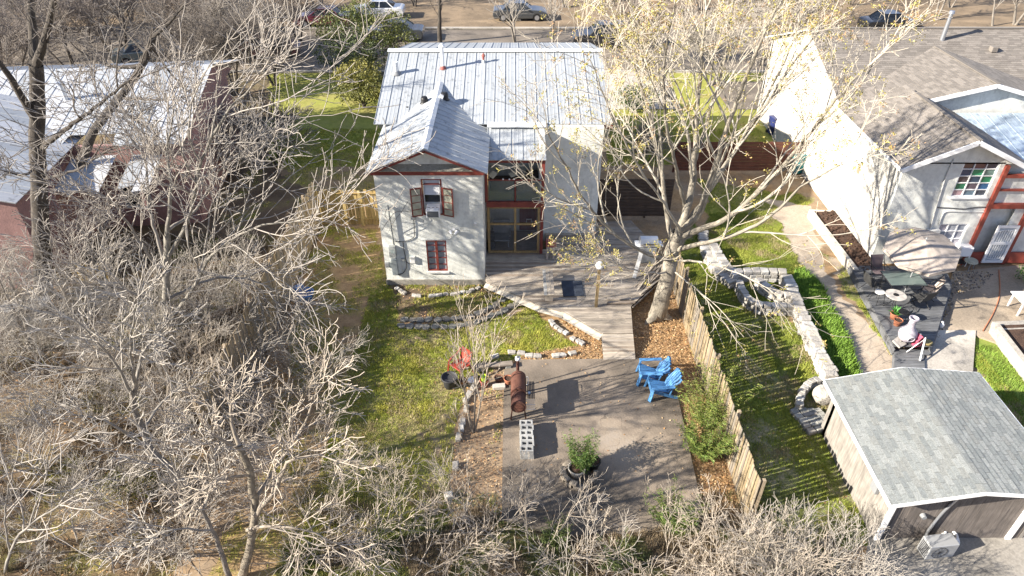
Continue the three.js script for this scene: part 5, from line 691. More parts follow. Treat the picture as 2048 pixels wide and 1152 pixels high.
// ---------- beside the shed ----------
{ const p = G(1868, 1112, .03), t = thing('condenser_unit', 'dented silver outdoor air conditioner unit on the concrete before the shed', 'air conditioner', [p.x + .05, .03, p.z - .1], .12); new MB().rbox(0, .28, 0, .78, .54, .36, .02).build('case', mat([.48, .49, .5], .45, { metalness: .3, map: metalT }), t); const g = new MB(); g.add(new THREE.TorusGeometry(.2, .008, 5, 30), -.08, .28, .186); for (let i = 0; i < 12; i++) { const a = i / 12 * 6.283; g.rod(V(-.08, .28, .186), V(-.08 + Math.cos(a) * .2, .28 + Math.sin(a) * .2, .186), .004, 4); } g.build('fan_guard', M.dark, t); const s = new MB(); for (let i = 0; i < 7; i++) s.box(-.392, .1 + i * .06, 0, .004, .035, .28); s.build('side_louvre', M.dark, t); new MB().rbox(.393, .4, .05, .02, .12, .14, .005).build('valve_cover', M.dark, t); for (const x of [-.28, .28]) new MB().box(x, .005, 0, .06, .02, .34).build('foot', M.dark, t); }
{ const p = G(1897, 1076, .12), t = thing('hose_coil', 'thick coil of white hose lying behind the silver unit', 'hose', [p.x, .1, p.z]); for (let i = 0; i < 5; i++) { const b = new MB(); b.add(new THREE.TorusGeometry(.2 + (i % 2) * .03 - (i > 2 ? .06 : 0), .034, 8, 30), rr(-.02, .02), -.04 + i * .055, rr(-.02, .02), Math.PI / 2 + rr(-.1, .1)); b.build('loop', M.whiteClean, t); } }
// ---------- left neighbour's yard ----------
{ const p = G(150, 565), t = thing('wooden_gate', 'short yellowish wooden pallet fence in front of the pink house', 'fence', [p.x, 0, p.z], .15); for (let i = 0; i < 14; i++) new MB().box(-1.3 + i * .2, .42 + rr(-.03, .03), 0, .12, .8, .02).build('picket', picketY[i % 3], t); for (const y of [.2, .65]) new MB().box(0, y, -.03, 2.8, .08, .03).build('rail', picketY[0], t); }
{ const p = G(65, 640), t = thing('storage_box', 'grey lidded box beside the pink wall under the trees', 'box', [p.x, 0, p.z], .2); new MB().rbox(0, .35, 0, 1.5, .7, .7, .03).build('body', M.grey, t); new MB().rbox(0, .73, 0, 1.56, .08, .76, .02).build('lid', mat([.42, .43, .45], .6), t); }
{ const p = G(368, 853), t = thing('green_crate', 'small teal crate lying under the brush at the left', 'crate', [p.x, 0, p.z], .4); for (const [x, z, w, d] of [[0, -.14, .4, .02], [0, .14, .4, .02], [-.2, 0, .02, .26], [.2, 0, .02, .26]]) new MB().box(x, .12, z, w, .22, d).build('side', mat([.02, .22, .18], .6), t); new MB().box(0, .02, 0, .38, .02, .27).build('base', mat([.02, .22, .18], .6), t); }
{ const t = thing('log', 'fallen log lying in the dirt below the left fence', 'log'); new MB().tube([G(340, 690, .12), G(420, 640, .14), G(500, 600, .12)], .12, 8, 16).build('log', mat([.3, .22, .15], .9, { map: barkT }), t); }
// things by the bright wall, behind the red fence
{ const bin = (label, px, py, m, turn) => { const p = G(px, py), t = thing('wheeled_bin', label, 'bin', [p.x, 0, p.z], turn); const b = new MB(); b.add((() => { const g = new THREE.CylinderGeometry(.4, .33, .95, 4, 1); g.rotateY(Math.PI / 4); return g; })(), 0, .52, 0); b.build('body', m, t); new MB().rbox(0, 1.02, 0, .62, .07, .64, .02, 0, -.06).build('lid', m, t); new MB().rod(V(-.25, .95, -.33), V(.25, .95, -.33), .02, 6).build('handle', M.black, t); for (const s of [-1, 1]) new MB().cyl(s * .24, .1, -.28, .1, .1, .05, 14, 0, 0, Math.PI / 2).build('wheel', M.black, t); };
  bin('teal wheeled bin in the shade beside the bright stucco wall', 1590, 345, mat([.02, .2, .22], .5), .3); bin('dark grey wheeled bin against the bright stucco wall', 1628, 352, M.dark, 0); bin('navy blue wheeled bin behind the red board fence', 1545, 268, mat([.02, .03, .12], .5), .2);
  const p = G(1575, 262), t = thing('cardboard_pile', 'stack of flattened brown boxes behind the red fence', 'boxes', [p.x, 0, p.z]); for (let i = 0; i < 5; i++) new MB().rbox(rr(-.1, .1), .15 + i * .26, rr(-.1, .1), rr(.9, 1.2), .22, rr(.6, .8), .01, rr(-.3, .3)).build('box', mat([.33, .27, .19], .9, { map: noiseT }), t); }
// ---------- cars in the street ----------
function car(label, category, x, z, yaw, colour, o = {}) {
  const L = o.L || 4.6, W = 1.78, t = thing(o.name || 'parked_car', label, category, [x, 0, z], yaw), paint = new THREE.MeshPhysicalMaterial({ color: C(...colour), roughness: .35, clearcoat: 1, clearcoatRoughness: .08, metalness: .1, side: THREE.DoubleSide }), h = o.suv ? 1.05 : .88, top = o.suv ? 1.75 : 1.44;
  const f = L / 2, s = new THREE.Shape(); s.moveTo(-f + .12, .28); s.lineTo(-f, .5); s.lineTo(-f + .05, h - .08); s.quadraticCurveTo(-f + .1, h, -f + .4, h + .02); s.lineTo(f - 1.1, h); s.quadraticCurveTo(f - .25, h - .05, f - .05, h - .26); s.lineTo(f, .45); s.lineTo(f - .12, .26);
  for (const wx of [f - .85, -f + .85]) { s.lineTo(wx + .38, .26); s.absarc(wx, .3, .38, 0, Math.PI, false); }
  s.closePath(); const g = new THREE.ExtrudeGeometry(s, { depth: W - .16, bevelEnabled: true, bevelSize: .06, bevelThickness: .08, bevelSegments: 3, curveSegments: 8 }); g.translate(0, 0, -(W - .16) / 2); new MB().add(g).build('body', paint, t);
  const a0 = o.suv ? -f + .25 : -f + .75, a1 = o.suv ? -f + .5 : -f + 1.35, b1 = f - 2.0, b0 = f - 1.25, w0 = W / 2 - .05, w1 = W / 2 - .24;
  const q = (x0, y0, w) => [V(x0, y0, -w), V(x0, y0, w)]; const A = q(a0, h, w0), B = q(a1, top - .03, w1), Cc = q(b1, top - .03, w1), D = q(b0, h, w0);
  const gl = new MB(); gl.quad(A[0], A[1], B[1], B[0]); gl.quad(D[0], Cc[0], Cc[1], D[1]); for (const k of [0, 1]) gl.quad(A[k], B[k], Cc[k], D[k]); gl.build('windows', M.darkGlass, t);
  const r = new MB(); r.rbox((a1 + b1) / 2, top, 0, b1 - a1 + .12, .06, 2 * w1 + .06, .025); r.build('roof', paint, t); for (const k of [0, 1]) { const pl = new MB(); for (const [p0, p1] of [[A[k], B[k]], [D[k], Cc[k]], [A[k].clone().lerp(D[k], .5), B[k].clone().lerp(Cc[k], .5)]]) pl.bar(p0, p1, .07, .05); pl.build('pillars', paint, t); }
  for (const wx of [f - .85, -f + .85]) for (const k of [-1, 1]) { const w = new MB(); w.cyl(wx, .32, k * (W / 2 - .1), .32, .32, .2, 22, Math.PI / 2); const ty = w.build('wheel', M.black, t); const rm = new MB(); rm.cyl(wx, .32, k * (W / 2 + .005), .2, .2, .02, 16, Math.PI / 2); rm.build('rim', M.steel, ty); }
  for (const k of [-1, 1]) { new MB().rbox(-f + .02, h - .2, k * .68, .08, .16, .28, .02).build('tail_light', mat([.4, .02, .02], .2), t); new MB().rbox(f - .06, h - .3, k * .66, .1, .13, .3, .02).build('headlight', M.whiteClean, t); new MB().rbox(b0 - .35, h + .06, k * (W / 2 + .06), .14, .1, .12, .02).build('mirror', paint, t); }
  if (o.bed) { const bd = new MB(); bd.box(-f + .95, h + .03, 0, 1.4, .02, W - .3); bd.build('truck_bed', M.black, t); }
  return t;
}
const at = (px, py) => G(px, py, .0);
let c0 = at(757, 34); car('white sedan parked across the street at the top edge', 'car', c0.x, c0.z, Math.PI + .02, [.75, .75, .75]);
c0 = at(1040, 38); car('dark grey sedan across the street, red tail light at its left', 'car', c0.x, c0.z, 0, [.05, .055, .06]);
c0 = at(790, 78); car('dark car on the street half hidden by the evergreen', 'car', c0.x, c0.z, Math.PI, [.04, .045, .05]);
c0 = at(1205, 92); car('black pickup on the driveway behind the white house', 'pickup', c0.x + .2, c0.z, Math.PI + .03, [.015, .016, .02], { L: 5.2, suv: 1, name: 'pickup_truck', bed: 0 });
c0 = at(650, 50); car('maroon car parked left of the evergreen', 'car', c0.x, c0.z, Math.PI, [.16, .03, .05]);
c0 = at(300, 122); car('grey green car behind the pink house among bare trees', 'car', c0.x, c0.z, .4, [.2, .23, .22]);
c0 = at(540, 110); car('dark maroon car under the bare trees left of the lawn', 'car', c0.x, c0.z, .1, [.13, .035, .04]);
c0 = at(1775, 60); car('black car parked behind the right house ridge', 'car', c0.x, c0.z, .1, [.02, .02, .022]);
// ---------- trees and shrubs ----------
class Wood {                                            // collects tapered limbs
  constructor() { this.p = []; this.n = []; this.uv = []; this.i = []; this.c = 0; }
  limb(pts, rad, sides) {
    const N = pts.length, T = new THREE.Vector3(), U = new THREE.Vector3(), W = new THREE.Vector3(); let len = 0;
    U.set(.31, .2, .93);
    for (let k = 0; k < N; k++) {
      const a = pts[Math.max(0, k - 1)], b = pts[Math.min(N - 1, k + 1)]; T.subVectors(b, a).normalize();
      U.addScaledVector(T, -U.dot(T)).normalize(); W.crossVectors(T, U); if (k) len += pts[k].distanceTo(pts[k - 1]);
      for (let s = 0; s < sides; s++) { const an = s / sides * 6.2832, c = Math.cos(an), d = Math.sin(an), nx = U.x * c + W.x * d, ny = U.y * c + W.y * d, nz = U.z * c + W.z * d; this.p.push(pts[k].x + nx * rad[k], pts[k].y + ny * rad[k], pts[k].z + nz * rad[k]); this.n.push(nx, ny, nz); this.uv.push(s / sides * rad[0] * 6.3, len); }
    }
    for (let k = 0; k + 1 < N; k++) for (let s = 0; s < sides; s++) { const a = this.c + k * sides + s, b = this.c + k * sides + (s + 1) % sides; this.i.push(a, b, a + sides, b, b + sides, a + sides); }
    this.c += N * sides;
  }
  build(name, m, parent) { if (!this.c) return; const g = new THREE.BufferGeometry(); g.setAttribute('position', new THREE.Float32BufferAttribute(this.p, 3)); g.setAttribute('normal', new THREE.Float32BufferAttribute(this.n, 3)); g.setAttribute('uv', new THREE.Float32BufferAttribute(this.uv, 2)); g.setIndex(this.i); const o = new THREE.Mesh(g, m); o.name = name; o.castShadow = o.receiveShadow = true; parent.add(o); tris += this.i.length / 3; return o; }
}
let tris = 0;
const UP = V(0, 1, 0);
function perp(d, az) { const a = Math.abs(d.y) < .9 ? UP : V(1, 0, 0), u = a.clone().cross(d).normalize(), w = d.clone().cross(u); return u.multiplyScalar(Math.cos(az)).addScaledVector(w, Math.sin(az)); }
// S: the wood of one tree {trunk, limbs, twigs, tips}; K: kids per level, A: angles, LR: length ratio, wig: crookedness, up: pull
function grow(S, p, d, L, r, lv, P) {
  const seg = P.seg[Math.min(lv, P.seg.length - 1)], n = Math.max(2, Math.round(L / seg)), pts = [p.clone()], rad = [r], dirs = [d.clone()], tip = Math.max(P.rmin, r * P.taper);
  const cu = V(rr(-1, 1), rr(-.6, .6), rr(-1, 1)).multiplyScalar((P.curl ?? .1) * (lv ? 1 : .35)), q = p.clone(), e = d.clone(), wg = P.wig[Math.min(lv, P.wig.length - 1)], up = P.up[Math.min(lv, P.up.length - 1)];
  for (let i = 1; i <= n; i++) { e.x += (rnd() - .5) * wg * .75 + cu.x; e.y += (rnd() - .5) * wg * .75 + up + cu.y; e.z += (rnd() - .5) * wg * .75 + cu.z; e.normalize(); q.addScaledVector(e, L / n); if (q.y < .05) q.y = .05 + rnd() * .1; pts.push(q.clone()); rad.push(r + (tip - r) * i / n); dirs.push(e.clone()); }
  (r > .07 ? S.trunk : r > .022 ? S.limbs : S.twigs).limb(pts, rad, r > .1 ? 9 : r > .03 ? 6 : r > .014 ? 4 : 3);
  kids(S, pts, rad, dirs, L, lv, P); if (lv >= P.max - 1 && S.tips) S.tips.push([q.clone(), e.clone()]);
}
function kids(S, pts, rad, dirs, L, lv, P) {
  if (lv >= P.max) return; const n = pts.length - 1, k = Math.round(P.K[lv] * rr(.75, 1.25)), t0 = P.t0[Math.min(lv, P.t0.length - 1)]; let az = rnd() * 6.28;
  for (let j = 0; j < k; j++) { const t = t0 + (1 - t0) * (j + rnd() * .8) / k, f = Math.min(n - .001, t * n), i = f | 0, h = f - i, o = pts[i].clone().lerp(pts[i + 1], h), dd = dirs[i + 1], rr0 = rad[i] + (rad[i + 1] - rad[i]) * h; az += 2.4 + rnd() * .7;
    const an = P.A[Math.min(lv, P.A.length - 1)] * rr(.7, 1.25), nd = dd.clone().multiplyScalar(Math.cos(an)).addScaledVector(perp(dd, az), Math.sin(an)).normalize();
    const LL = L * P.LR[Math.min(lv, P.LR.length - 1)] * (1.2 - .6 * t) * rr(.6, 1.35); if (LL < .14) continue; grow(S, o, nd, LL, Math.max(P.rmin, Math.min(rr0 * .7, LL * .0095 + .002)), lv + 1, P); }
  if (lv === 0 || rnd() < .5) { const o = pts[n], dd = dirs[n]; for (let j = 0; j < (lv ? 1 : 2); j++) { const nd = dd.clone().addScaledVector(perp(dd, az + j * 3), .45).normalize(); grow(S, o, nd, L * P.LR[Math.min(lv, P.LR.length - 1)] * rr(.5, .8), Math.max(P.rmin, rad[n] * .8), lv + 1, P); } }
}
// a limb drawn as a line of points with end radii, then given its branches
function guided(S, l, r0, r1, P, lv = 0, bare = 0) { const c = new THREE.CatmullRomCurve3(l, false, 'catmullrom', .5), L = c.getLength(), n = Math.max(4, Math.round(L / .3)), pts = c.getSpacedPoints(n).map((p, i) => i && i < n ? p.add(V((rnd() - .5) * .05, (rnd() - .5) * .05, (rnd() - .5) * .05)) : p), rad = pts.map((_, i) => r0 + (r1 - r0) * Math.pow(i / n, .85)), dirs = pts.map((_, i) => pts[Math.min(n, i + 1)].clone().sub(pts[Math.max(0, i - 1)]).normalize()); (r0 > .07 ? S.trunk : S.limbs).limb(pts, rad, r0 > .1 ? 10 : 7); if (!bare) kids(S, pts, rad, dirs, L, lv, P); }
const newS = () => ({ trunk: new Wood(), limbs: new Wood(), twigs: new Wood(), tips: [] });
const bark = (c, b = .012) => mat(c, .9, { map: barkT, bumpMap: barkB, bumpScale: b });
const twigM = (c) => mat(c, .8);
const BK = { pale: [bark([.32, .285, .245]), bark([.38, .345, .3], .004), twigM([.36, .325, .28])], dark: [bark([.11, .092, .075], .02), bark([.14, .118, .1], .008), twigM([.18, .155, .132])], tan: [bark([.32, .275, .21]), bark([.4, .34, .27], .004), twigM([.41, .35, .28])], grey: [bark([.18, .155, .13]), bark([.21, .182, .158], .004), twigM([.24, .205, .178])], white: [bark([.36, .33, .28]), bark([.39, .355, .31], .003), twigM([.345, .31, .27])] };
const barkTr = { map: barkT };
function finish(S, t, ms) { S.trunk.build('trunk', ms[0], t); S.limbs.build('limbs', ms[1], t); S.twigs.build('twigs', ms[2], t); return t; }
const BASE = { seg: [.5, .35, .28, .22], wig: [.25, .4, .5, .55], up: [.02, .05, .04, .02], K: [9, 7, 5, 3], A: [.85, .8, .75, .7], LR: [.58, .56, .55, .5], t0: [.35, .2, .15, .15], taper: .28, rmin: .0052, max: 3 };
// a bare tree of one or several stems
function bareTree(label, pos, H, r, bk, o = {}, name = 'bare_tree', cat = 'tree') {
  const t = thing(name, label, cat, pos), S = newS(), P = { ...BASE, ...o }; const ns = o.stems || 1;
  for (let i = 0; i < ns; i++) { const a = (i + rnd() * .6) / ns * 6.28, sp = ns > 1 ? (o.spread ?? .45) : 0, d = V(Math.cos(a) * sp + (o.lean?.[0] || 0), 1, Math.sin(a) * sp + (o.lean?.[1] || 0)).normalize(); grow(S, V(Math.cos(a) * sp * .3, -.05, Math.sin(a) * sp * .3), d, H * rr(.8, 1) * .62, r * (ns > 1 ? rr(.7, 1) : 1), 0, P); }
  return finish(S, t, BK[bk]);
}
// clusters of small leaves at the tips
function leafClusters(tips, n, size, spread, parent, m, name = 'leaves', pick = 1) {
  const q = []; for (const [p, d] of tips) { if (rnd() > pick) continue; for (let i = 0; i < n; i++) { const o = p.clone().add(V(rr(-1, 1), rr(-1, 1), rr(-1, 1)).multiplyScalar(spread)).addScaledVector(d, rr(-spread, spread)), u = V(rr(-1, 1), rr(-1, 1), rr(-1, 1)).normalize(), w = perp(u, rnd() * 6.28), s = size * rr(.6, 1.3); q.push(o.x - u.x * s, o.y - u.y * s, o.z - u.z * s, o.x + w.x * s * .45, o.y + w.y * s * .45, o.z + w.z * s * .45, o.x + u.x * s, o.y + u.y * s, o.z + u.z * s, o.x - u.x * s, o.y - u.y * s, o.z - u.z * s, o.x + u.x * s, o.y + u.y * s, o.z + u.z * s, o.x - w.x * s * .45, o.y - w.y * s * .45, o.z - w.z * s * .45); } }
  const g = new THREE.BufferGeometry(); g.setAttribute('position', new THREE.Float32BufferAttribute(q, 3)); g.computeVertexNormals(); const o = new THREE.Mesh(g, m); o.name = name; o.castShadow = o.receiveShadow = true; o.userData.kind = 'stuff'; parent.add(o); tris += q.length / 9; return o;
}
const leafMat = (c) => new THREE.MeshPhysicalMaterial({ color: C(...c), roughness: .6, transmission: .25, thickness: 0, side: THREE.DoubleSide });

// the big budding tree beside the deck
{
  const t = thing('budding_tree', 'tall pale barked tree with yellow buds standing between deck and picket fence', 'tree'), S = newS(), z = -20.1;
  const P = { ...BASE, K: [8, 5, 4, 2], wig: [.14, .24, .36, .5], up: [.06, .06, .03, .0], A: [.5, .6, .7, .75], LR: [.46, .5, .5, .5], t0: [.22, .22, .2, .2], rmin: .006, seg: [.5, .4, .3, .25], max: 3 };
  const Q = (l) => l.map(([x, y, dz]) => PZ(x, y, z + (dz || 0)));
  guided(S, [G(1312, 636, -.1), ...Q([[1320, 612, .05], [1332, 565, 0], [1345, 500, -.1], [1356, 465, -.1]])], .34, .23, P, 0, 1);
  S.trunk.limb([G(1290, 650, -.1), G(1308, 634, .18), PZ(1322, 600, z)], [.08, .18, .15], 8); S.trunk.limb([G(1345, 640, -.1), G(1328, 632, .15), PZ(1326, 600, z)], [.07, .17, .15], 8);
  const limbs = [
    [[[1350, 480], [1368, 435], [1382, 380, -.4], [1390, 300, -.8], [1394, 220, -1.1], [1402, 130, -1.4], [1412, 20, -1.7]], .2, .06], [[[1358, 462], [1395, 430, .3], [1418, 370, .6], [1436, 310, .8], [1458, 245, 1], [1490, 160, 1.3], [1540, 40, 1.6]], .18, .05],
    [[[1362, 472], [1420, 452, .6], [1470, 425, 1], [1530, 370, 1.4], [1600, 290, 1.8], [1680, 190, 2.1], [1740, 130, 2.3]], .15, .04], [[[1354, 500], [1410, 485, 1.2], [1470, 470, 1.8], [1545, 430, 2.3], [1600, 375, 2.6], [1680, 330, 3]], .13, .035],
    [[[1345, 520], [1300, 510, .5], [1262, 490, .8], [1215, 455, 1.2], [1165, 395, 1.5], [1130, 330, 1.7], [1095, 265, 1.8]], .11, .03], [[[1346, 490], [1334, 430, -.5], [1322, 340, -.9], [1304, 250, -1.3], [1275, 150, -1.6], [1240, 60, -1.9]], .13, .04],
    [[[1372, 420, -.3], [1350, 330, .4], [1330, 220, 1], [1330, 110, 1.4], [1350, 10, 1.7]], .1, .03], [[[1412, 385, .5], [1470, 300, -.5], [1530, 210, -1.2], [1600, 110, -1.8], [1660, 40, -2]], .1, .03], [[[1345, 540], [1400, 585, 1.4], [1445, 640, 2.3], [1480, 690, 2.7]], .05, .015], [[[1350, 520], [1430, 530, 1.8], [1520, 570, 2.6], [1590, 640, 3]], .06, .015], [[[1378, 440, 0], [1440, 350, -.4], [1500, 250, -.8], [1570, 120, -1.2], [1610, 20, -1.4]], .1, .025], [[[1366, 470], [1330, 410, .8], [1270, 320, 1.5], [1220, 220, 2], [1180, 120, 2.3]], .08, .02], [[[1385, 370, -.4], [1370, 250, -1.4], [1300, 140, -2], [1220, 40, -2.6]], .1, .03], [[[1390, 320, -.7], [1420, 220, -1.6], [1450, 110, -2.2], [1470, -30, -2.8]], .11, .03],
    [[[1342, 545], [1290, 545, 1], [1240, 530, 1.6], [1180, 500, 2]], .05, .015],
  ];
  const P2 = { ...P, K: [6, 4, 2, 2], up: [-.02, -.01, 0, 0], max: 2 };
  limbs.forEach(([l, a, b], i) => guided(S, Q(l), a * .74, b * .65, i === 8 || i === 9 ? P2 : P, 0));
  finish(S, t, [bark([.42, .375, .3], .02), bark([.56, .51, .42], .006), twigM([.5, .445, .36])]);
  const far = S.tips.filter((_) => _[0].x < 11.5 && fbm(_[0].x * .8 + 40, _[0].y * .8 + _[0].z * .8 + 60, 0, 301, 2) > .47);
  leafClusters(far, 11, .035, .075, t, leafMat([.44, .38, .1]), 'catkins', .6); leafClusters(far, 9, .032, .07, t, leafMat([.42, .26, .13]), 'buds', .28);
}
// thin trees of the middle yard
{ const o = { K: [6, 4, 2], max: 2, curl: .03, A: [.5, .55, .6], LR: [.42, .45, .5], wig: [.12, .2, .3], up: [.02, .04, .04], rmin: .0075, taper: .3 };
  bareTree('slender pale multi stemmed sapling in the leaf bed beside the red chair', G(947, 862), 6, .035, 'tan', { ...o, stems: 4, spread: .16, K: [6, 4, 2], LR: [.42, .42, .4] }, 'sapling'); bareTree('thin leaning sapling at the left edge of the leaf bed', G(925, 880), 2.6, .025, 'tan', { ...o, lean: [-.12, 0] }, 'sapling'); bareTree('pale sapling rising behind the smoker pots', G(962, 800), 6.2, .03, 'tan', { ...o, stems: 2, spread: .14, K: [6, 4, 2] }, 'sapling');
  bareTree('bare forked sapling rising from the lower part of the slab', G(1195, 1060), 1.9, .02, 'tan', { ...o, stems: 2, spread: .2 }, 'sapling'); bareTree('thin bare shoot at the right lower part of the slab', G(1290, 1000), 1.6, .016, 'tan', { ...o }, 'sapling'); }
// left: large bare trees
{
  const mk = (label, z, limbs, bk, P, name = 'bare_tree') => { const t = thing(name, label, 'tree'), S = newS(), Q = (l) => l.map(([x, y, dz], i) => PZ(x, y, z + (dz || 0))); for (const [l, a, b, bare] of limbs) guided(S, Q(l), a, b, P, 0, bare); return finish(S, t, BK[bk]); };
  const PD = { ...BASE, curl: .12, K: [10, 6, 4, 2], wig: [.35, .5, .55, .6], up: [0, .02, .02, .0], A: [.9, .8, .75, .7], LR: [.5, .5, .5, .5], rmin: .01 };
  mk('tall dark trunked tree in front of the pink house at the left edge', -21.4, [[[[88, 596], [84, 500], [80, 400], [74, 300], [76, 220], [72, 130]], .34, .2, 1], [[[72, 135], [66, 70, -.4], [60, -30, -.8]], .17, .08], [[[72, 130], [95, 60, .5], [112, -20, .9]], .14, .07], [[[77, 250], [40, 190, .4], [10, 140, .7], [-30, 90, 1]], .15, .06], [[[78, 300], [130, 260, 1], [190, 215, 1.5], [260, 160, 2]], .1, .03], [[[80, 360], [150, 340, .8], [220, 300, 1.3], [290, 280, 1.5]], .06, .02], [[[80, 330], [40, 350, .8], [-20, 330, 1.2]], .06, .02]], 'dark', { ...PD, K: [8, 6, 4, 2] });
  mk('dark crooked tree leaning across the pale metal roof of the pink house', -26, [[[[160, 330], [190, 260], [235, 200], [285, 130], [305, 75]], .2, .12, 1], [[[285, 130], [240, 135], [190, 120], [150, 95]], .1, .03], [[[305, 75], [340, 45], [370, 10]], .09, .03], [[[240, 195], [300, 200, .5], [360, 200, .8]], .07, .02], [[[300, 90], [330, 130, -.6], [370, 180, -1]], .07, .02], [[[295, 110], [250, 60, -1], [220, 10, -1.4]], .08, .02]], 'dark', { ...PD, K: [7, 5, 4, 2] });
  mk('wide pale grey tree spreading between the pink house and left fence', -18.3, [[[[320, 700], [328, 640], [333, 560], [334, 470]], .14, .1, 1], [[[334, 480], [342, 380], [336, 300, -.5], [348, 210, -.9]], .08, .02], [[[334, 520], [380, 430, .4], [400, 330, .6], [450, 230, .9], [520, 160, 1]], .08, .02], [[[325, 660], [380, 585, .6], [430, 505, 1], [510, 456, 1.4], [600, 440, 1.6]], .08, .02], [[[333, 560], [270, 470, .5], [220, 400, .9], [160, 370, 1.2]], .07, .02], [[[333, 540], [300, 420, -.6], [290, 320, -1], [240, 250, -1.3]], .07, .02], [[[335, 600], [420, 560, -.4], [500, 560, -.6], [580, 600, -.6]], .055, .015], [[[330, 610], [250, 580, 1], [190, 560, 1.5], [130, 520, 1.8]], .055, .015], [[[336, 460], [390, 420, -1], [440, 340, -1.4], [490, 300, -1.6]], .06, .018]], 'white', { ...PD, K: [10, 6, 4, 2], up: [.02, .05, .05, .04], A: [.7, .7, .65, .6], LR: [.55, .6, .6, .55] });
  mk('crooked lichen barked tree above the dirt at lower left', -11.9, [[[[388, 1016], [368, 968], [336, 930], [303, 900], [284, 860], [268, 815], [270, 760]], .13, .06, 1], [[[303, 900], [250, 865, .3], [210, 840, .5], [150, 830, .7]], .06, .018], [[[270, 770], [290, 700, -.3], [340, 640, -.6]], .05, .015], [[[268, 800], [240, 740, .3], [200, 690, .5], [150, 640, .6]], .05, .015], [[[284, 860], [330, 800, -.6], [380, 760, -1]], .05, .015], [[[270, 770], [262, 690, .5], [270, 600, .8]], .045, .012]], 'pale', { ...PD, K: [8, 5, 3, 2] });
  mk('twisted thick limbed tree at the bottom left of the picture', -9.6, [[[[478, 1180], [500, 1090], [510, 1020], [500, 950], [478, 890]], .12, .07, 1], [[[480, 895], [460, 830, -.3], [470, 750, -.6]], .055, .015], [[[508, 1030], [548, 985, .3], [566, 945, .4], [580, 920, .4], [640, 910, .5]], .07, .025], [[[495, 1060], [540, 1050, .5], [610, 1060, .7], [680, 1090, .8]], .05, .015], [[[485, 905], [430, 870, .3], [380, 850, .5]], .045, .012], [[[510, 1000], [560, 920, -.6], [610, 840, -.9], [640, 760, -1]], .05, .014], [[[500, 950], [440, 960, .6], [370, 1000, .8]], .04, .012]], 'tan', { ...PD, K: [9, 5, 3, 2] });
  mk('leaning forked trunk just left of the bottom twisted tree', -9.2, [[[[465, 1180], [440, 1100], [420, 1050], [400, 1010]], .08, .04, 1], [[[400, 1012], [360, 960, .2], [330, 890, .2]], .035, .012], [[[405, 1020], [430, 950, -.4], [420, 870, -.8]], .035, .012], [[[425, 1060], [340, 1060, .4], [260, 1100, .6]], .03, .01]], 'pale', { ...PD, K: [8, 6, 4, 2] });
  mk('white branched sapling at the bottom left corner', -9.8, [[[[8, 1160], [22, 1100], [60, 1050], [120, 1010]], .05, .02], [[[20, 1110], [10, 1020], [30, 930]], .03, .012], [[[60, 1050], [90, 960], [100, 880]], .025, .01]], 'white', { ...PD, K: [6, 4, 2, 2], max: 2 });
}
// brush: arching bare shrubs
{
  const B = { K: [7, 5, 2], max: 3, curl: .14, A: [.6, .7, .7, .7], LR: [.65, .62, .55], wig: [.3, .4, .5], up: [-.03, -.01, .02], t0: [.15, .1], seg: [.3, .22, .18], rmin: .005, taper: .3, spread: .8 };
  const br = (label, px, py, H, bk, o = {}) => bareTree(label, G(px, py), H * (px > 470 && py < 1000 ? 1 : 1.25), .026, bk, { ...B, stems: 6, ...(py > 1040 && px > 780 && px < 1450 ? { K: [5, 4, 2] } : {}), ...o }, 'bare_shrub', 'shrub');
  br('dense tan bare shrub at the bottom edge right of the twisted tree', 640, 1090, 2.6, 'tan', { stems: 5 }); br('tangled bare shrub below the left end of the lawn', 590, 960, 3, 'tan', { stems: 5 }); br('tangled pale shrub left of the lawn middle', 560, 800, 3.2, 'tan', { stems: 5 }); br('bare shrub overhanging the lawn below the blue tub', 640, 740, 2.6, 'pale', { stems: 5 }); br('grey bare shrub against the left fence below the tub', 520, 690, 3, 'pale', { stems: 5 });
  br('wiry bare shrub in the middle of the left dirt yard', 420, 780, 3.2, 'pale', { stems: 8 }); br('bare shrub above the teal crate', 330, 800, 2.6, 'tan'); br('sprawling bare shrub at the left edge above the metal sheet', 130, 790, 3.4, 'pale', { stems: 8 }); br('bare shrub beside the grey lidded box', 190, 680, 3, 'pale'); br('bare shrub at the far left edge middle', 20, 720, 3.2, 'pale');
  br('bare shrub at the bottom edge near the crooked tree', 330, 1090, 2, 'tan'); br('pale bare shrub in the bottom middle of the picture', 820, 1150, 2.4, 'tan', { stems: 6 }); br('thin bare shrub below the lawn end', 760, 1060, 2, 'tan', { stems: 5 }); br('airy bare shrub at the foot of the leaf bed', 950, 1090, 2.2, 'tan', { stems: 6 }); br('airy pale shrub in front of the stone ring', 1060, 1130, 2.3, 'tan', { stems: 6 });
  br('bare shrub at the bottom centre edge', 1180, 1190, 2.2, 'pale', { stems: 6 }); br('bare shrub at the bottom right of the slab', 1330, 1170, 2, 'tan', { stems: 6 }); br('thicket of bare canes before the picket fence end', 1480, 1180, 2.2, 'tan', { stems: 9 }); br('dense pale thicket at the lower left shed corner', 1600, 1200, 2.4, 'pale', { stems: 10 }); br('dense tangled thicket in front of the shed wall', 1650, 1200, 2.0, 'pale', { stems: 9 }); br('low bare thicket at the bottom edge left of the silver unit', 1715, 1235, 1.3, 'pale', { stems: 7 }); br('bare cane thicket filling the bottom edge left of the shed thicket', 1540, 1230, 2.2, 'tan', { stems: 9 });
  br('bare shrub over the dirt between twisted tree and crooked tree', 440, 920, 2.8, 'tan', { stems: 8 }); br('bare shrub left of the picture middle under the pale tree', 300, 640, 3, 'pale', { stems: 8 }); br('bare thorny shrub right of the wide pale tree', 450, 640, 3, 'pale', { stems: 5 });
}
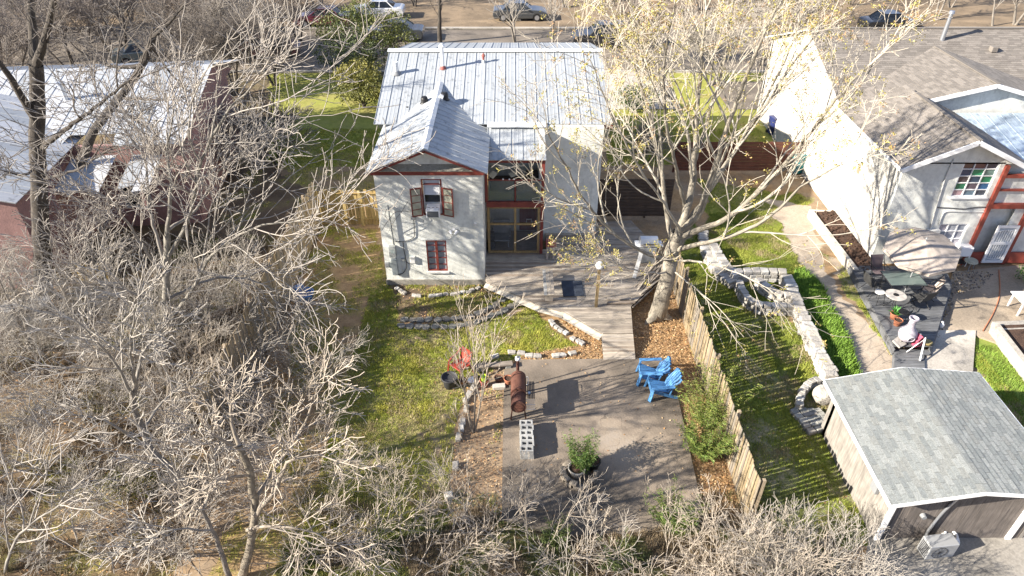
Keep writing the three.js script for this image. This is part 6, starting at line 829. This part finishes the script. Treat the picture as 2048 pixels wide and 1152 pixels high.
{ // the fine grey thicket over the left yard
  const B = { K: [8, 6, 3], max: 3, curl: .13, A: [.55, .65, .7, .7], LR: [.6, .6, .55], wig: [.28, .4, .5], up: [-.01, .02, .03], t0: [.2, .1], seg: [.34, .24, .18], rmin: .0048, taper: .28, spread: .55, stems: 5 };
  [['fine grey thicket at the left edge above the bottom corner sapling', 60, 930, 3.2], ['fine grey thicket left of the crooked lichen tree', 190, 860, 3.4], ['fine grey thicket below the crooked lichen tree', 240, 1010, 2.6], ['fine grey thicket under the wide pale tree', 260, 740, 3.6], ['fine grey thicket at the left edge below the grey lidded box', 60, 760, 3.6], ['fine grey thicket between log and teal crate', 400, 720, 3.4], ['fine grey thicket beside the wooden pallet fence', 110, 640, 3.4], ['fine grey thicket beside the teal crate', 380, 880, 3], ['fine grey thicket along the left fence above the log', 470, 620, 3.4], ['fine grey thicket at the bottom edge left of the twisted tree', 380, 1100, 2.4], ['fine grey thicket at the bottom edge by the corner sapling', 150, 1090, 2.4], ['fine grey thicket in front of the pink wing wall', 10, 640, 3.4]].forEach(([l, x, y, h]) => bareTree(l, G(x, y), h * 1.15, .03, 'pale', B, 'bare_shrub', 'shrub'));
}
// grey bare trees behind the pink house and along the street
{
  const T = { K: [13, 9, 5], max: 3, rmin: .011, stems: 3, spread: .35, A: [.7, .7, .7], wig: [.3, .45, .5], seg: [.6, .45, .35], up: [.0, .03, .02] };
  const L = [['grey bare tree on the street edge over the grey green car', 250, 95, 8, 'grey'], ['grey bare tree at the left edge below the top corner', 0, 130, 8, 'grey'], ['grey bare tree near the top edge above the pink roof middle', 180, 85, 8, 'grey'], ['brown grey bare tree between the maroon cars', 600, 85, 7, 'grey'], ['dark bare tree behind the grey pink house gable end', 420, 200, 6.5, 'dark'], ['grey bare tree at the top edge right of the pink house', 480, 45, 9, 'grey'], ['grey bare tree behind the pink house ridge at far left', 30, 190, 7, 'grey'], ['grey bare tree at the top left corner', 40, 80, 9, 'grey'], ['grey bare tree behind the middle of the pink house', 150, 150, 8, 'grey'], ['grey bare tree near the top edge left of the dark tree', 130, 60, 9, 'grey'], ['grey bare tree behind the pink house chimney stack', 230, 120, 8, 'grey'], ['brown bare tree near the top edge above the pink house', 260, 50, 9, 'grey'], ['grey bare tree above the right end of the pink house', 350, 110, 7, 'grey'], ['dark bare tree beside the grey green car', 400, 150, 7.5, 'dark'], ['brown bare tree at the top edge over the street', 380, 40, 9, 'grey'], ['dark bare tree left of the shaded lawn', 470, 190, 7, 'dark'], ['grey bare tree right of the pink house gable', 450, 110, 8, 'grey'], ['grey bare tree left of the maroon car', 540, 60, 9, 'grey'], ['dark bare shrub tree over the lawn edge left of the evergreen', 550, 170, 6, 'dark'], ['white stemmed bare tree over the dark maroon car', 500, 130, 6.5, 'white'], ['low dark bare tree between pink house and lawn', 430, 260, 5, 'dark'], ['dark bare tree in the shade beside the yellowish fence', 560, 330, 4.5, 'dark'], ['grey bare tree at the wall of the pink house', 470, 350, 5, 'grey']];
  for (const [l, x, y, h, b] of L) bareTree(l, G(x, y), h, .1, b, T);
  const U = { K: [9, 6, 4], max: 2, rmin: .014, A: [.6, .7, .7], wig: [.25, .4, .5], seg: [.6, .4, .3] };
  bareTree('dark bare tree by the street behind the white house ridge', G(880, 85), 8, .2, 'dark', { ...U }); bareTree('pale crooked tree by the street near the dark grey sedan', G(1030, 85), 6, .12, 'pale', { ...U, stems: 2, spread: .4 }); bareTree('pale bare tree near the black pickup', G(1105, 88), 6, .11, 'pale', { ...U, stems: 2, spread: .3 });
  bareTree('bare tree behind the budding tree near the parking pad', G(1420, 170), 7, .1, 'pale', { ...T }); bareTree('bare tree left of the bright stucco gable', G(1520, 130), 7.5, .1, 'pale', { ...T }); bareTree('bare brushy tree behind the black pickup', G(1290, 130), 6, .08, 'grey', { ...T }); bareTree('bare tree over the right part of the street', G(1600, 60), 8, .1, 'grey', { ...T });
  bareTree('pale double trunk tree behind the right house ridge', G(2030, 50), 7, .16, 'pale', { ...U, stems: 2, spread: .25 }); bareTree('leaning bare tree behind the right house vent stack', G(1985, 52), 6, .1, 'pale', { ...U, lean: [-.3, 0] }); bareTree('bare tree left of the right house vent stack', G(1872, 40), 6, .12, 'pale', { ...U, stems: 2, spread: .15 });
  bareTree('bare brushy shrub in the shade between white house and red fence', G(1290, 330), 3.2, .05, 'grey', { ...T, rmin: .01 }); 
}
bareTree('pale bare tree in front of the pink house wing wall', G(215, 590), 6.5, .1, 'white', { ...BASE, K: [9, 7, 4, 2], stems: 2, spread: .3, LR: [.6, .6, .55, .5], max: 3 }); bareTree('pale bare tree over the bare dirt left of the log', G(60, 700), 5.5, .08, 'pale', { ...BASE, K: [8, 6, 4, 2], stems: 3, spread: .35, LR: [.6, .6, .55, .5], max: 3 });
// tall trees left of the picture, known by the shadows that they throw over slab and lawn
{ const N = { ...BASE, K: [7, 5, 3], max: 2, rmin: .012, LR: [.6, .6, .6], A: [.6, .7, .7] };
  bareTree('tall bare tree left of the picture whose forked shadow crosses the slab', V(-15.5, 0, -4.6), 13, .3, 'pale', { ...N, stems: 2, spread: .12 }); bareTree('tall bare tree left of the picture throwing a long thin shadow on the lawn', V(-20, 0, -10.5), 11, .2, 'pale', { ...N, K: [5, 4, 3] }); }
{ const W = { K: [8, 7, 4], max: 2, rmin: .016, stems: 3, spread: .35, wig: [.3, .45, .5], seg: [.7, .5, .4], up: [0, .03, .02] };
  ['brown bare tree on the far verge at the top edge left of the white sedan', 'brown bare tree on the far verge right of the white sedan', 'brown bare tree on the far verge behind the dark grey sedan', 'brown bare tree on the far verge above the black pickup', 'brown bare tree on the far verge near the budding tree top', 'brown bare tree on the far verge left of the black parked car', 'brown bare tree on the far verge at the right', 'brown bare tree on the far verge at the left over the pink house', 'brown bare tree on the far verge above the grey green car'].forEach((l, i) => bareTree(l, G([640, 830, 1130, 1260, 1400, 1700, 1900, 200, 420][i], [25, 12, 15, 30, 20, 10, 15, 10, 8][i]), 7, .11, i % 2 ? 'grey' : 'pale', W)); }
// leafy evergreens and green shrubs
function leafy(name, label, pos, clumps, leaf, size, n, bk, cat = 'tree') {
  const t = thing(name, label, cat, pos), S = newS(), tips = [];
  for (const [x, y, z, r] of clumps) { const c = V(x, y, z); guided(S, [V(0, -.05, 0), V(x * .3, y * .5, z * .3), c], .07, .015, BASE, 0, 1); for (let i = 0; i < n * r * r; i++) { const d = V(rr(-1, 1), rr(-1, 1), rr(-1, 1)); const k = d.length(); if (k > 1) { i--; continue; } d.multiplyScalar(Math.pow(k, -.45)); tips.push([c.clone().add(V(d.x * r * (1 + .25 * Math.sin(d.y * 7)), d.y * r * .75, d.z * r)), V(0, 1, 0)]); } for (let i = 0; i < 10; i++) grow(S, c, V(rr(-1, 1), rr(-.5, 1), rr(-1, 1)).normalize(), r * .8, .012, 2, { ...BASE, max: 2 }); }
  finish(S, t, BK[bk]); const h = tips.length / 2 | 0; leafClusters(tips.slice(0, h), 4, size, size * 1.8, t, leafMat(leaf[0])); leafClusters(tips.slice(h), 4, size, size * 1.8, t, leafMat(leaf[1])); return t;
}
leafy('evergreen_tree', 'dark green evergreen tree by the street left of the white house ridge', G(735, 150), [[-2, 1.7, .2, 1.4], [-.4, 1.9, .6, 1.4], [1.2, 1.6, .2, 1.3], [-.9, 3.1, -.6, 1.4], [.9, 2.9, -.4, 1.4], [-2.3, 3, -.8, 1.2], [.1, 1, 1.4, 1.1], [2.5, 2.3, -.5, 1.1], [2, 3.3, -.8, 1], [-.2, 4, -1, 1.1]], [[.065, .095, .018], [.15, .165, .03]], .08, 210, 'dark');
leafy('evergreen_shrub', 'yellow green leafy shrub at the upper left corner of the white house', G(728, 215), [[-.6, 1.2, 0, 1.1], [.5, 1.4, .2, 1.2], [1.2, 1.1, -.2, 1], [0, 2, -.3, 1.1], [-.9, 1.9, -.4, .8]], [[.15, .155, .025], [.25, .23, .04]], .075, 300, 'dark', 'shrub');
leafy('evergreen_tree', 'green leafy tree beyond the pink house at the top left edge', G(75, 70), [[0, 3, 0, 1.3], [1, 3.6, 0, 1.2], [-1, 3.6, 0, 1.2]], [[.12, .15, .02], [.18, .2, .03]], .09, 220, 'dark');
leafy('green_shrub', 'green leafy shrub in the shade right of the white house', G(1265, 225), [[0, .9, 0, .9], [.8, 1, 0, .8], [-.6, .9, -.4, .7]], [[.05, .09, .02], [.09, .13, .03]], .07, 300, 'dark', 'shrub');
leafy('green_shrub', 'yellow green shrub among the brush at lower left', G(275, 985), [[0, .6, 0, .6], [.5, .55, .2, .45], [-.4, .5, .1, .45]], [[.12, .13, .015], [.2, .19, .02]], .035, 700, 'dark', 'shrub');
leafy('green_plant', 'dark green plant at the right edge of the patio', G(2055, 565), [[0, .4, 0, .45]], [[.05, .12, .02], [.08, .17, .03]], .05, 500, 'dark', 'plant');
// feathery bamboo like shrubs: many arching stems with narrow leaves
function feathery(name, label, pos, H, R0, stems, leaf, per = 26) {
  const t = thing(name, label, 'shrub', pos), S = newS(), q = [[], []];
  for (let i = 0; i < stems; i++) { const a = rnd() * 6.28, e = R0 * Math.sqrt(rnd()), d = V(Math.cos(a) * e * .8, 1, Math.sin(a) * e * .8).normalize(), L = H * rr(.6, 1.1), pts = [], rad = [], p = V(Math.cos(a) * R0 * .3 * rnd(), 0, Math.sin(a) * R0 * .3 * rnd()); const dr = d.clone(); for (let k = 0; k <= 7; k++) { pts.push(p.clone()); rad.push(.007 * (1 - k / 9)); p.addScaledVector(dr, L / 7); dr.y -= .05; dr.x += rr(-.08, .08); dr.z += rr(-.08, .08); dr.normalize(); } S.twigs.limb(pts, rad, 3);
    for (let k = 0; k < per; k++) { const f = rr(1.2, 6.99), b = f | 0, o = pts[b].clone().lerp(pts[b + 1], f - b), u = V(rr(-1, 1), rr(-.3, .9), rr(-1, 1)).normalize(), w = perp(u, rnd() * 6.28).multiplyScalar(.011), s = rr(.07, .16), m = o.clone().addScaledVector(u, s * .5), e2 = o.clone().addScaledVector(u, s); e2.y -= s * .2; q[rnd() * 2 | 0].push(o.x, o.y, o.z, m.x + w.x, m.y + w.y, m.z + w.z, e2.x, e2.y, e2.z, o.x, o.y, o.z, e2.x, e2.y, e2.z, m.x - w.x, m.y - w.y, m.z - w.z); } }
  S.twigs.build('stems', twigM([.25, .24, .1]), t); q.forEach((f, i) => { const g = new THREE.BufferGeometry(); g.setAttribute('position', new THREE.Float32BufferAttribute(f, 3)); g.computeVertexNormals(); const o = new THREE.Mesh(g, leafMat(leaf[i])); o.name = 'leaves'; o.castShadow = o.receiveShadow = true; o.userData.kind = 'stuff'; t.add(o); tris += f.length / 9; }); return t;
}
feathery('feathery_shrub', 'tall feathery green shrub growing against the picket fence, its upper part', G(1412, 850), 2.1, .75, 110, [[.17, .24, .035], [.29, .31, .07]], 46);
feathery('feathery_shrub', 'feathery green shrub against the picket fence below the blue chairs, lower part', G(1405, 915), 1.7, .75, 100, [[.14, .23, .03], [.25, .3, .06]], 46);
feathery('feathery_shrub', 'feathery green shrub growing out of the stone ring', G(1162, 946), 1.35, .45, 60, [[.1, .19, .03], [.18, .26, .05]], 46);
feathery('feathery_shrub', 'feathery green shrub at the lower right end of the slab', G(1345, 1050), 1.15, .8, 80, [[.1, .18, .03], [.2, .24, .06]], 30);
feathery('feathery_shrub', 'low green shrub below the stone ring at the bottom edge', G(1115, 1090), .8, .6, 36, [[.09, .14, .03], [.15, .19, .05]], 26);
feathery('feathery_shrub', 'low green shrub at the bottom edge left of the thicket', G(1230, 1130), .9, .7, 40, [[.08, .13, .03], [.14, .17, .05]], 26);
console.log('tree triangles', tris);
renderer.render(scene, camera);
